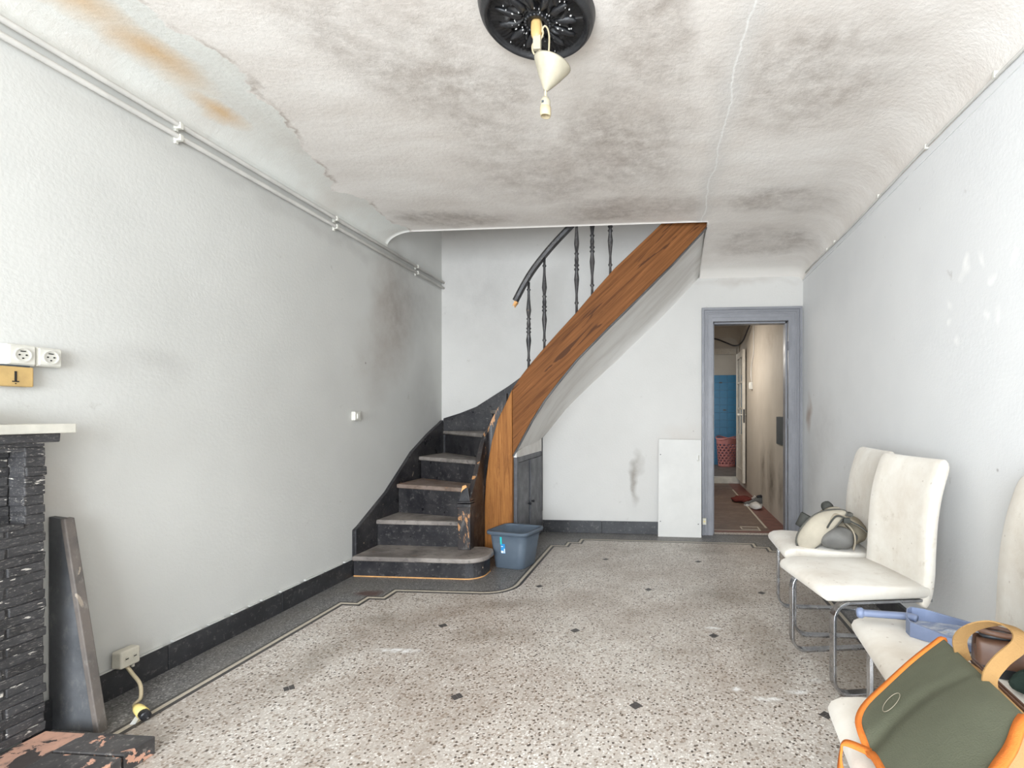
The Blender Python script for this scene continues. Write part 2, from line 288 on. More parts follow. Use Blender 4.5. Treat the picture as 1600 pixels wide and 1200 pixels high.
# ------------------------------------------------------------------ helpers: geometry
def wl(o):
    v = Vector((0, 0, 0))
    while o is not None: v += o.location; o = o.parent
    return v
def tag(o, label=None, cat=None, group=None, kind=None):
    if label: o['label'] = label
    if cat: o['category'] = cat
    if group: o['group'] = group
    if kind: o['kind'] = kind
    return o
def thing(name, label, cat, loc, group=None):
    o = bpy.data.objects.new(name, None); COL.objects.link(o); o.location = loc; o.empty_display_size = .05
    return tag(o, label, cat, group)
def obj(name, verts, faces, mat, parent=None, smooth=False, bevel=0.0, seg=2, local=False, base=None, fixn=True):
    """one mesh object from world-space vertices (or local ones under a rotated thing)"""
    off = Vector((0, 0, 0))
    if not local:
        if parent is not None: off = wl(parent)
        elif base == 'self':
            xs = [v[0] for v in verts]; ys = [v[1] for v in verts]; zs = [v[2] for v in verts]
            off = Vector(((min(xs) + max(xs)) / 2, (min(ys) + max(ys)) / 2, min(zs)))
    me = bpy.data.meshes.new(name); me.from_pydata([tuple(Vector(v) - off) for v in verts], [], faces)
    if fixn:
        b = bmesh.new(); b.from_mesh(me); bmesh.ops.recalc_face_normals(b, faces=b.faces); b.to_mesh(me); b.free()
    me.materials.append(M[mat])
    if smooth:
        for p in me.polygons: p.use_smooth = True
    o = bpy.data.objects.new(name, me); COL.objects.link(o)
    if parent is not None: o.parent = parent
    elif base == 'self': o.location = off
    if bevel:
        md = o.modifiers.new('bevel', 'BEVEL'); md.width = bevel; md.segments = seg; md.limit_method = 'ANGLE'; md.angle_limit = .6
        if smooth: 
            try: md.harden_normals = True
            except Exception: pass
    return o
BF = [(0, 3, 2, 1), (4, 5, 6, 7), (0, 1, 5, 4), (1, 2, 6, 5), (2, 3, 7, 6), (3, 0, 4, 7)]
def boxv(x0, x1, y0, y1, z0, z1):
    return [(x0, y0, z0), (x1, y0, z0), (x1, y1, z0), (x0, y1, z0), (x0, y0, z1), (x1, y0, z1), (x1, y1, z1), (x0, y1, z1)]
def box(name, x0, x1, y0, y1, z0, z1, mat, parent=None, **k): return obj(name, boxv(x0, x1, y0, y1, z0, z1), BF, mat, parent, **k)
def boxes(lst):
    V, Fc = [], []
    for b in lst:
        n = len(V); V += boxv(*b); Fc += [tuple(i + n for i in f) for f in BF]
    return V, Fc
def prism(pts, a0, a1, axis='z'):
    """extrude a 2-D outline; axis x: pts=(y,z), y: pts=(x,z), z: pts=(x,y)"""
    def mk(p, a): return {'x': (a, p[0], p[1]), 'y': (p[0], a, p[1]), 'z': (p[0], p[1], a)}[axis]
    n = len(pts); V = [mk(p, a0) for p in pts] + [mk(p, a1) for p in pts]
    Fc = [tuple(range(n)), tuple(range(2 * n - 1, n - 1, -1))] + [(i, (i + 1) % n, n + (i + 1) % n, n + i) for i in range(n)]
    return V, Fc
def join(*vf):
    V, Fc = [], []
    for v, f in vf:
        n = len(V); V += list(v); Fc += [tuple(i + n for i in q) for q in f]
    return V, Fc
def lathe(prof, ctr=(0, 0, 0), n=24, R=None, cap=False):
    V, Fc = [], []
    for r, z in prof:
        for k in range(n):
            a = 2 * math.pi * k / n; p = Vector((r * math.cos(a), r * math.sin(a), z))
            if R is not None: p = R @ p
            V.append(tuple(p + Vector(ctr)))
    for i in range(len(prof) - 1):
        for k in range(n):
            k2 = (k + 1) % n; Fc.append((i * n + k, i * n + k2, (i + 1) * n + k2, (i + 1) * n + k))
    if cap:
        Fc.append(tuple(range(n))[::-1]); Fc.append(tuple(range((len(prof) - 1) * n, len(prof) * n)))
    return V, Fc
def smooth_path(pts, n=6):
    P = [Vector(p) for p in pts]; out = []
    for i in range(len(P) - 1):
        p0 = P[max(0, i - 1)]; p1 = P[i]; p2 = P[i + 1]; p3 = P[min(len(P) - 1, i + 2)]
        for k in range(n):
            t = k / n; out.append(.5 * ((2 * p1) + (p2 - p0) * t + (2 * p0 - 5 * p1 + 4 * p2 - p3) * t * t + (3 * p1 - p0 - 3 * p2 + p3) * t ** 3))
    out.append(P[-1]); return out
def along(P, t): k = t * (len(P) - 1); i = min(len(P) - 2, int(k)); return P[i].lerp(P[i + 1], k - i)
def sweep(path, prof, up=(0, 0, 1), closed=False):
    """sweep a 2-D profile (side, up) along a path; up may be one vector or one per point"""
    P = [Vector(p) for p in path]; n = len(prof); V, Fc = [], []
    for i, p in enumerate(P):
        t = (P[min(i + 1, len(P) - 1)] - P[max(i - 1, 0)]).normalized()
        u = Vector(up[i]) if isinstance(up[0], (tuple, list, Vector)) else Vector(up)
        s = t.cross(u)
        if s.length < 1e-4: s = t.cross(Vector((1, 0.3, 0)))
        s.normalize(); u = s.cross(t).normalized()
        for a, b in prof: V.append(tuple(p + s * a + u * b))
    for i in range(len(P) - 1):
        for k in range(n):
            k2 = (k + 1) % n; Fc.append((i * n + k, i * n + k2, (i + 1) * n + k2, (i + 1) * n + k))
    Fc.append(tuple(range(n))[::-1]); Fc.append(tuple(range((len(P) - 1) * n, len(P) * n)))
    return V, Fc
def circ(r, n=8): return [(r * math.cos(2 * math.pi * k / n), r * math.sin(2 * math.pi * k / n)) for k in range(n)]
def rect(a, b): return [(-a / 2, -b / 2), (a / 2, -b / 2), (a / 2, b / 2), (-a / 2, b / 2)]
def tube(path, r, n=8, up=(0, 0, 1)): return sweep(path, circ(r, n), up)
def grid(fn, nu, nv):
    V = [tuple(fn(i / nu, j / nv)) for i in range(nu + 1) for j in range(nv + 1)]
    Fc = [(i * (nv + 1) + j, (i + 1) * (nv + 1) + j, (i + 1) * (nv + 1) + j + 1, i * (nv + 1) + j + 1) for i in range(nu) for j in range(nv)]
    return V, Fc
def sheet(fn, nu, nv, thick, nrm):
    """a grid with thickness, offset along nrm(u,v)"""
    A, Fa = grid(fn, nu, nv); B, _ = grid(lambda u, v: Vector(fn(u, v)) + Vector(nrm) * thick, nu, nv)
    n = len(A); V = A + B; Fc = list(Fa) + [tuple(i + n for i in f[::-1]) for f in Fa]
    def id_(i, j): return i * (nv + 1) + j
    ring = [id_(i, 0) for i in range(nu)] + [id_(nu, j) for j in range(nv)] + [id_(i, nv) for i in range(nu, 0, -1)] + [id_(0, j) for j in range(nv, 0, -1)]
    for a, b in zip(ring, ring[1:] + ring[:1]): Fc.append((a, b, b + n, a + n))
    return V, Fc
def lump(ctr, rad, n=20, m=12, seed=0, amp=.08, flat=None, rot=0, power=1.0):
    """a soft irregular lump (sewn bag, cloth heap)"""
    rs = random.Random(seed); ph = [(rs.uniform(0, 6.28), rs.uniform(0, 6.28), rs.choice((2, 3, 4, 5)), rs.choice((1, 2, 3))) for _ in range(5)]
    V, Fc = [], []
    for i in range(m + 1):
        th = math.pi * i / m
        for k in range(n):
            a = 2 * math.pi * k / n; s = sum(math.sin(p[2] * a + p[0]) * math.sin(p[3] * th + p[1]) for p in ph) / 5
            r = 1 + amp * s * 2 * math.sin(th)
            def pw(x): return math.copysign(abs(x) ** power, x)
            x, y, z = pw(math.sin(th)) * pw(math.cos(a)) * r * rad[0], pw(math.sin(th)) * pw(math.sin(a)) * r * rad[1], pw(math.cos(th)) * r * rad[2]
            x, y = x * math.cos(rot) - y * math.sin(rot), x * math.sin(rot) + y * math.cos(rot)
            z += ctr[2]
            if flat is not None: z = max(z, flat + .0005 * (k % 3))
            V.append((x + ctr[0], y + ctr[1], z))
    for i in range(m):
        for k in range(n):
            k2 = (k + 1) % n; Fc.append((i * n + k, (i + 1) * n + k, (i + 1) * n + k2, i * n + k2))
    return V, Fc
def struct(name, V, Fc, mat, **k): return tag(obj(name, V, Fc, mat, **k), kind='structure')

# ------------------------------------------------------------------ the setting
XL, XR, YB, YF, ZC, ZTOP = -2.195, 1.236, 4.82, -2.6, 2.555, 4.9
YE, XE = 3.846, 0.296                                   # edge of the stair opening in the ceiling
ZL, ZR = 2.44, 2.39                                     # where the coves spring from the walls
struct('floor', *boxes([(XL, XR, YF, YB + .12, -.12, 0.0)]), 'terrazzo'); FLOOR = bpy.data.objects['floor']
struct('wall_left', *boxes([(XL - .2, XL, YF - .2, YB + .2, -.12, ZTOP)]), 'wall_left')
DX0, DX1, DZ = .422, 1.104, 1.985                        # clear door opening
struct('wall_back', *boxes([(XL, DX0 - .045, YB, YB + .12, -.12, ZTOP), (DX1 + .045, XR, YB, YB + .12, -.12, ZTOP), (DX0 - .045, DX1 + .045, YB, YB + .12, DZ + .05, ZTOP)]), 'wall_back')
struct('wall_right', *boxes([(XR, XR + .2, YF - .2, YB + .2, -.12, ZTOP)]), 'wall_right')
WX0, WX1, WZ0, WZ1 = -1.92, .72, .28, 2.32
struct('wall_front', *boxes([(XL, WX0, YF - .2, YF, -.12, ZTOP), (WX1, XR, YF - .2, YF, -.12, ZTOP), (WX0, WX1, YF - .2, YF, -.12, WZ0), (WX0, WX1, YF - .2, YF, WZ1, ZTOP)]), 'wall_back')
win = struct('window_1', *boxes([(WX0, WX1, YF - .12, YF - .06, WZ0, WZ0 + .06), (WX0, WX1, YF - .12, YF - .06, WZ1 - .06, WZ1), (WX0, WX0 + .06, YF - .12, YF - .06, WZ0, WZ1), (WX1 - .06, WX1, YF - .12, YF - .06, WZ0, WZ1), (-.63, -.57, YF - .12, YF - .06, WZ0, WZ1)]), 'white_board')
box('pane', WX0 + .06, -.63, YF - .095, YF - .088, WZ0 + .06, WZ1 - .06, 'glass', win); box('pane', -.57, WX1 - .06, YF - .095, YF - .088, WZ0 + .06, WZ1 - .06, 'glass', win)

def drop(a, w, D):
    t = min(1.0, max(0.0, a / w)); return D * (1 - math.sqrt(max(0.0, 1 - t * t)))
def ceil_z(x, y):
    dl = drop(XL + .24 - x, .24, ZC - ZL); dr = drop(x - (XR - .26), .26, ZC - ZR)
    db = drop(y - 3.55, YB - 3.55, ZC - ZR) if x > XE - .001 else drop(y - 3.55, YB - 3.55, .1)
    k = 2.6; return ZC - (dl ** k + dr ** k + db ** k) ** (1 / k)
xs = sorted(set(round(q, 4) for q in [XL + .24 * (1 - math.cos(math.pi / 2 * i / 10)) for i in range(11)] + [XE] + [XL + .24 + i * (XR - .26 - XL - .24) / 22 for i in range(23)] + [XR - .26 * (1 - math.cos(math.pi / 2 * i / 12)) for i in range(13)]))
ys = sorted(set(round(q, 4) for q in [YF + i * (3.5 - YF) / 14 for i in range(15)] + [3.5 + i * .06 for i in range(1, 6)] + [YE] + [3.9 + i * (YB - 3.9) / 16 for i in range(17)]))
def in_open(x, y): return x < XE - 1e-6 and y > YE + 1e-6
V = [(x, y, ceil_z(x, y)) for x in xs for y in ys]; ny = len(ys); Fc = []
for i in range(len(xs) - 1):
    for j in range(ny - 1):
        if in_open((xs[i] + xs[i + 1]) / 2, (ys[j] + ys[j + 1]) / 2): continue
        Fc.append((i * ny + j, i * ny + j + 1, (i + 1) * ny + j + 1, (i + 1) * ny + j))
# lip of the stair opening and of the slab above
jE = ys.index(YE); nV = len(V); lip = [i for i, x in enumerate(xs) if x <= XE + 1e-6]
for q, i in enumerate(lip): V.append((xs[i], YE, 2.76))
for q in range(len(lip) - 1): Fc.append((lip[q] * ny + jE, lip[q + 1] * ny + jE, nV + q + 1, nV + q))
iE = xs.index(XE); nV = len(V); lip2 = [j for j, y in enumerate(ys) if y >= YE - 1e-6]
for q, j in enumerate(lip2): V.append((XE, ys[j], 2.76))
for q in range(len(lip2) - 1): Fc.append((iE * ny + lip2[q], iE * ny + lip2[q + 1], nV + q + 1, nV + q))
struct('ceiling', V, Fc, 'ceiling', smooth=False, fixn=False)
for p in bpy.data.objects['ceiling'].data.polygons: p.use_smooth = abs(p.normal.z) > .2
struct('floor_upper', *boxes([(XL, XR, YF, YE, 2.66, 2.76), (XE, XR, YE, YB, 2.66, 2.76)]), 'concrete')
struct('ceiling_upper', *boxes([(XL - .2, XR + .2, 2.3, YB + .2, ZTOP, ZTOP + .1)]), 'soffit')
struct('wall_upper', *boxes([(XL, XR, 2.5, 2.6, 2.76, ZTOP)]), 'wall_back')

# floor pattern: dark border, cream strip between two dark fillets, diamonds of four tiles
R_ = [(-1.92, YF), (-1.93, 2.88), (-1.825, 2.88), (-1.825, 2.985), (-1.725, 2.985), (-1.725, 3.122), (-1.16, 3.128)]
R_ += [(-1.16 + .175 * math.sin(a), 3.303 - .175 * math.cos(a)) for a in [math.radians(d) for d in range(15, 91, 15)]]
R_ += [(-.985, 4.305), (-.86, 4.305), (-.86, 4.425), (-.765, 4.425), (-.765, 4.55), (.738, 4.52), (.738, 4.41), (.842, 4.405), (.842, 4.29), (.966, 4.285), (.966, YF)]
def offset(path, d):
    out = []
    for i, p in enumerate(path):
        a = Vector(path[max(0, i - 1)]); b = Vector(p); e_ = Vector(path[min(len(path) - 1, i + 1)])
        t1 = (b - a).normalized() if i > 0 else (e_ - b).normalized(); t2 = (e_ - b).normalized() if i < len(path) - 1 else t1
        n1 = Vector((-t1.y, t1.x)); n2 = Vector((-t2.y, t2.x)); m = n1 + n2; m = m / max(.2, m.dot(n1)) if m.length > 1e-5 else n1
        out.append(b + m * d)
    return out
def ribbon(path, d0, d1, z):
    A = offset(path, d0); B = offset(path, d1); n = len(A); V = [(p.x, p.y, z) for p in A] + [(p.x, p.y, z) for p in B]
    return V, [(i, i + 1, n + i + 1, n + i) for i in range(n - 1)]
def strip3(path, d0, d1, z0, z1):
    A = offset(path, d0); B = offset(path, d1); n = len(A)
    V = [(p.x, p.y, z0) for p in A] + [(p.x, p.y, z0) for p in B] + [(p.x, p.y, z1) for p in A] + [(p.x, p.y, z1) for p in B]
    Fc = []
    for i in range(n - 1): Fc += [(2 * n + i, 2 * n + i + 1, 3 * n + i + 1, 3 * n + i), (i, i + 1, 2 * n + i + 1, 2 * n + i), (n + i + 1, n + i, 3 * n + i, 3 * n + i + 1)]
    return V, Fc
# border = the room outline minus the field, as three strips of polygons
n = len(R_); mid = [i for i, p in enumerate(R_) if p == (-.765, 4.55)][0]
LP = R_[:mid + 1]; RP = R_[mid + 1:]
VB, FB = [], []
VB += [(x, y, .0006) for x, y in LP] + [(XL, LP[0][1], .0006), (XL, YB, .0006), (LP[-1][0], YB, .0006)]
FB.append(tuple(range(len(LP))) + (len(LP) + 2, len(LP) + 1, len(LP)))
o0 = len(VB); VB += [(x, y, .0006) for x, y in RP] + [(XR, RP[-1][1], .0006), (XR, YB, .0006), (RP[0][0], YB, .0006)]; FB.append(tuple(range(o0, len(VB))))
o0 = len(VB); VB += [(LP[-1][0], LP[-1][1], .0006), (RP[0][0], RP[0][1], .0006), (RP[0][0], YB, .0006), (LP[-1][0], YB, .0006)]; FB.append(tuple(range(o0, o0 + 4)))
obj('border', VB, FB, 'terrazzo_dark', FLOOR, fixn=False)
for f_ in bpy.data.objects['border'].data.polygons:
    if f_.normal.z < 0: f_.flip()
obj('dark_fillet', *strip3(R_, -.028, .026, 0, .0010), 'inlay_dark', FLOOR)
obj('cream_strip', *strip3(R_, -.009, .011, 0, .0016), 'inlay_cream', FLOOR)
tl = None
S_, D_ = .711, .657
for row in range(-3, 4):
    y = 1.968 + row * D_
    for k in range(-3, 4):
        x = -.122 + (k + (.5 if row % 2 else 0)) * S_
        if not (-1.8 < x < .85) or (y > 3.05 and x < -.9) or y < .9 or y > 4.4: continue
        for dx, dy in ((.0135, 0), (-.0135, 0), (0, .0135), (0, -.0135)):
            if tl is None:
                a = .0125; tl = obj('tile', [(a, 0, 0), (0, a, 0), (-a, 0, 0), (0, -a, 0), (a, 0, .0012), (0, a, .0012), (-a, 0, .0012), (0, -a, .0012)], [(4, 5, 6, 7), (0, 1, 5, 4), (1, 2, 6, 5), (2, 3, 7, 6), (3, 0, 4, 7)], 'inlay_dark', FLOOR, local=True); o = tl
            else: o = tl.copy(); COL.objects.link(o)
            o.parent = FLOOR; o.location = (x + dx, y + dy, 0)

# baseboards: black stone lengths, painted edge chips on top
bbl = struct('baseboard_left', *boxes([(XL, XL + .012, 1.56, 3.394, 0, .105)]), 'baseboard_black')
for y0, y1 in ((1.56, 2.055), (2.059, 2.72), (2.724, 3.394)): box('plank', XL + .01, XL + .019, y0, y1, 0, .112 + random.uniform(-.003, .003), 'baseboard_black', bbl, bevel=.002)
y = 1.7
while y < 3.36:
    L = random.uniform(.05, .2); 
    if random.random() < .8: box('paint_edge', XL, XL + .0145, y, min(3.39, y + L), .112, .116 + random.uniform(0, .006), 'wall_left' if random.random() < .7 else 'raw_wood', bbl)
    y += L + random.uniform(0, .05)
bbb = struct('baseboard_back', *boxes([(-1.188, .315, YB - .012, YB, 0, .108)]), 'baseboard_black')
for x0, x1 in ((-1.188, -.62), (-.617, -.03), (-.027, .315)): box('plank', x0, x1, YB - .019, YB - .01, 0, .116, 'baseboard_black', bbb, bevel=.002)
bbr = struct('baseboard_right', *boxes([(XR - .018, XR, YF, YB - .03, 0, .115)]), 'baseboard_black')

# door frame: stepped grey architrave and lining
dfm = struct('door_1', *boxes([(DX0 - .045, DX0, YB - .012, YB + .14, 0, DZ + .045), (DX1, DX1 + .045, YB - .012, YB + .14, 0, DZ + .045), (DX0, DX1, YB - .012, YB + .14, DZ, DZ + .045)]), 'frame_grey')
def arch(name, i, t):
    x0, x1, zt = .316 + i[0], 1.226 - i[0], 2.112 - i[0]; xa, xb, za = .316 + i[1], 1.226 - i[1], 2.112 - i[1]
    V = []
    for y in (YB - t, YB): V += [(x0, y, 0), (x0, y, zt), (x1, y, zt), (x1, y, 0), (xb, y, 0), (xb, y, za), (xa, y, za), (xa, y, 0)]
    Fc = [(0, 1, 6, 7), (1, 2, 5, 6), (2, 3, 4, 5), (15, 14, 9, 8), (14, 13, 10, 9), (13, 12, 11, 10)] + [(k, (k + 1) % 8, 8 + (k + 1) % 8, 8 + k) for k in range(8)]
    obj(name, V, Fc, 'frame_grey', dfm, bevel=.0025)
arch('architrave', (0, .095), .014); arch('outer_moulding', (0, .022), .028); arch('middle_moulding', (.030, .044), .021); arch('inner_moulding', (.052, .062), .018)
box('door_stop', DX0, DX0 + .014, YB + .05, YB + .14, 0, DZ, 'frame_grey', dfm); box('door_stop', DX1 - .014, DX1, YB + .05, YB + .14, 0, DZ, 'frame_grey', dfm); box('door_stop', DX0, DX1, YB + .05, YB + .14, DZ - .014, DZ, 'frame_grey', dfm)
box('strike_plate', DX0 - .001, DX0 + .003, YB + .0, YB + .03, .98, 1.12, 'dark_hole', dfm)
for z in (.35, 1.05, 1.75): obj('hinge', *lathe([(.006, -.04), (.006, .04)], (DX1 - .004, YB - .016, z), 8, cap=True), 'frame_grey', dfm, smooth=True)

# ------------------------------------------------------------------ corridor and the blue kitchen
YC = 8.5
cf = struct('floor_corridor', *boxes([(.2, 1.165, YB + .12, YC, -.12, 0)]), 'corridor_floor')
box('red_border', .985, 1.165, YB + .122, YC, -.01, .0008, 'corridor_red', cf); box('red_border', .2, .985, YB + .122, 5.03, -.01, .0008, 'corridor_red', cf)
box('inlay_strip', .962, .982, 5.17, 7.78, 0, .0014, 'inlay_cream', cf); box('inlay_strip', .2, .86, 5.03, 5.045, 0, .0014, 'inlay_cream', cf)
for b in ((.72, .90, 5.20, 5.213), (.72, .90, 5.085, 5.098), (.72, .733, 5.085, 5.213), (.887, .90, 5.03, 5.213), (.86, .90, 5.03, 5.045)): box('inlay_strip', b[0], b[1], b[2], b[3], 0, .0016, 'inlay_cream', cf)
struct('trim_1', *boxes([(DX0, DX1, YB - .005, YB + .02, 0, .004)]), 'inlay_dark')
struct('wall_corridor_right', *boxes([(1.165, 1.236, YB + .12, YC + .1, 0, 2.6)]), 'wall_corridor')
struct('wall_corridor_left', *boxes([(.1, .2, YB + .12, YC + .1, 0, 2.6)]), 'wall_corridor')
def ccz(u, v):
    x = .2 + .965 * u; y = YB + .12 + (YC - YB - .12) * v; return (x, y, 2.52 - drop(x - 1.0, .165, .12) - drop(y - 8.1, .4, .14))
struct('ceiling_corridor', *grid(ccz, 16, 20), 'wall_corridor', smooth=True)
struct('wall_corridor_end', *boxes([(.2, 1.165, YC, YC + .1, 2.11, 2.6), (1.13, 1.165, YC, YC + .1, 0, 2.11), (.2, .32, YC, YC + .1, 0, 2.11)]), 'wall_corridor')
struct('trim_2', *boxes([(.32, 1.13, YC - .02, YC, 2.11, 2.20), (1.12, 1.16, YC - .02, YC, .1, 2.2), (.3, .36, YC - .02, YC, .1, 2.2)]), 'door_cream')
struct('trim_3', *boxes([(.2, 1.165, YC - .03, YC + .1, 0, .1)]), 'marble_white')
struct('floor_kitchen', *boxes([(-.7, 2.3, YC + .1, 10.62, -.02, .1)]), 'kitchen_floor')
wk = struct('wall_kitchen', *boxes([(-.7, 2.3, 10.61, 10.72, 0, 3.0)]), 'wall_corridor')
struct('wall_kitchen_right', *boxes([(2.2, 2.3, YC + .1, 10.61, .1, 3.0)]), 'wall_corridor'); struct('wall_kitchen_left', *boxes([(-.7, -.6, YC + .1, 10.61, .1, 3.0)]), 'wall_corridor')
struct('ceiling_kitchen', *boxes([(-.7, 2.3, YC, 10.72, 2.75, 2.85)]), 'wall_corridor')
struct('wall_kitchen_front', *boxes([(-.7, .2, YC, YC + .1, .1, 2.8), (1.165, 2.3, YC, YC + .1, .1, 2.8)]), 'wall_corridor')
tl = None
for i in range(9):
    for j in range(12):
        if tl is None: o = tl = box('tile', .0, .1505, 0, .012, 0, .1505, 'tile_blue', wk, bevel=.002, local=True)
        else:
            o = tl.copy(); COL.objects.link(o); o.parent = wk
        o.location = (.45 + i * .1525, 10.598, .1 + j * .1525)
for x, z in ((1.05, 1.76), (1.13, 1.2)): box('tile_mark', x, x + .06, 10.594, 10.6, z, z + .03, 'panel_dark', wk)

# open glazed door at the corridor's end
d = thing('glazed_door', 'cream glazed door standing open against the corridor wall', 'door', (1.122, 8.05, .1))
dx0, dx1, dy0, dy1 = 1.103, 1.143, 7.68, 8.40
box('stile', dx0, dx1, dy0, dy0 + .09, .105, 2.09, 'door_cream', d, bevel=.003); box('stile', dx0, dx1, dy1 - .09, dy1, .105, 2.09, 'door_cream', d, bevel=.003)
for z0, z1 in ((.105, .30), (.72, .82), (1.99, 2.09)): box('rail', dx0 + .002, dx1 - .002, dy0 + .09, dy1 - .09, z0, z1, 'door_cream', d, bevel=.003)
for z in (1.2, 1.6): box('glazing_bar', dx0 + .006, dx1 - .006, dy0 + .09, dy1 - .09, z, z + .03, 'door_cream', d)
box('glazing_bar', dx0 + .006, dx1 - .006, 8.025, 8.055, .82, 1.99, 'door_cream', d)
box('lower_panel', dx0 + .012, dx1 - .012, dy0 + .09, dy1 - .09, .30, .72, 'door_cream', d)
for y0, y1 in ((dy0 + .09, 8.025), (8.055, dy1 - .09)):
    for z0, z1 in ((.82, 1.2), (1.23, 1.6), (1.63, 1.99)): box('pane', 1.12, 1.126, y0, y1, z0, z1, 'glass', d)
hd = obj('handle', *tube([(dx0 - .05, 7.73, 1.12), (dx1 + .018, 7.73, 1.12)], .009), 'white_plastic', d, smooth=True)
obj('knob', *lathe([(.0, -.02), (.018, -.015), (.022, 0), (.018, .015), (0, .02)], (dx0 - .05, 7.73, 1.12), 12), 'white_plastic', hd, smooth=True)
box('latch_plate', dx0 + .008, dx1 - .008, dy0 - .002, dy0 + .002, 1.0, 1.2, 'dark_hole', d)
# laundry basket
bx_, by_ = 1.165, 10.28
d = thing('laundry_basket', 'pink perforated laundry basket in front of the blue tiles', 'basket', (bx_, by_, .1))
V, Fc = [], []; NH, NR = 56, 33
for j in range(NR + 1):
    t = j / NR; r = .165 + .04 * t
    for k in range(NH): a = 2 * math.pi * k / NH; V.append((bx_ + r * math.cos(a), by_ + r * math.sin(a), .1 + .56 * t))
for j in range(NR):
    for k in range(NH):
        row = (j - 3) // 3; hole = 3 <= j < 27 and (j - 3) % 3 != 2 and (k + (2 if row % 2 else 0)) % 4 in (0, 1)
        if not hole: k2 = (k + 1) % NH; Fc.append((j * NH + k, j * NH + k2, (j + 1) * NH + k2, (j + 1) * NH + k))
o = obj('wall', V, Fc, 'pink_plastic', d, smooth=True); md = o.modifiers.new('solid', 'SOLIDIFY'); md.thickness = .006
obj('rim', *tube([(bx_ + .207 * math.cos(a), by_ + .207 * math.sin(a), .66 + .03 * math.cos(2 * a + 1.6)) for a in [2 * math.pi * k / 40 for k in range(41)]], .012), 'pink_plastic', d, smooth=True)
obj('base', *lathe([(0, .1), (.163, .1), (.163, .112), (0, .112)], (bx_, by_, 0), 40), 'pink_plastic', d)
# corridor oddments
o = box('meter_hatch', 1.150, 1.165, 5.24, 5.56, .812, 1.10, 'panel_dark', base='self', bevel=.003); tag(o, 'dark grey flat hatch on the corridor wall near the door frame', 'hatch')
sw = thing('junction_switch', 'small white switch box on the corridor wall under a wire', 'switch', (1.145, 7.2, 1.47))
box('housing', 1.125, 1.165, 7.16, 7.24, 1.47, 1.57, 'white_plastic', sw, bevel=.005); box('rocker', 1.119, 1.127, 7.18, 7.22, 1.49, 1.55, 'white_plastic', sw, bevel=.002)
o = obj('thin_wire', *tube(smooth_path([(1.158, 7.05, 2.40), (1.158, 7.05, 2.15), (1.158, 7.06, 1.95), (1.158, 7.22, 1.80), (1.158, 7.26, 1.68), (1.158, 7.2, 1.575)]), .005, 6, (1, 0, 0)), 'pipe_white', smooth=True, base='self'); tag(o, 'thin white wire running down the corridor wall', 'wire')
o = obj('black_cable', *tube(smooth_path([(1.14, 6.9, 2.39), (1.12, 7.2, 2.33), (1.09, 7.6, 2.19), (1.0, 7.7, 2.14), (.86, 7.75, 2.20), (.72, 7.8, 2.26), (.5, 7.85, 2.29), (.2, 7.9, 2.32)]), .011, 8), 'black_plastic', smooth=True, base='self'); tag(o, 'black cable sagging across the top of the corridor', 'cable')
def heap(name, ctr, rad, seed, mat, label, cat, amp=.25):
    o = obj(name, *lump(ctr, rad, 22, 12, seed, amp, flat=ctr[2] - rad[2] * .5), mat, smooth=True, base='self'); return tag(o, label, cat)
heap('red_rag', (.95, 6.72, .03), (.13, .15, .04), 3, 'red_cloth', 'crumpled red rag on the corridor floor', 'rag')
heap('white_rag', (1.045, 6.22, .032), (.07, .12, .045), 5, 'white_cloth', 'small crumpled white rag beside the shoe on the corridor floor', 'rag')

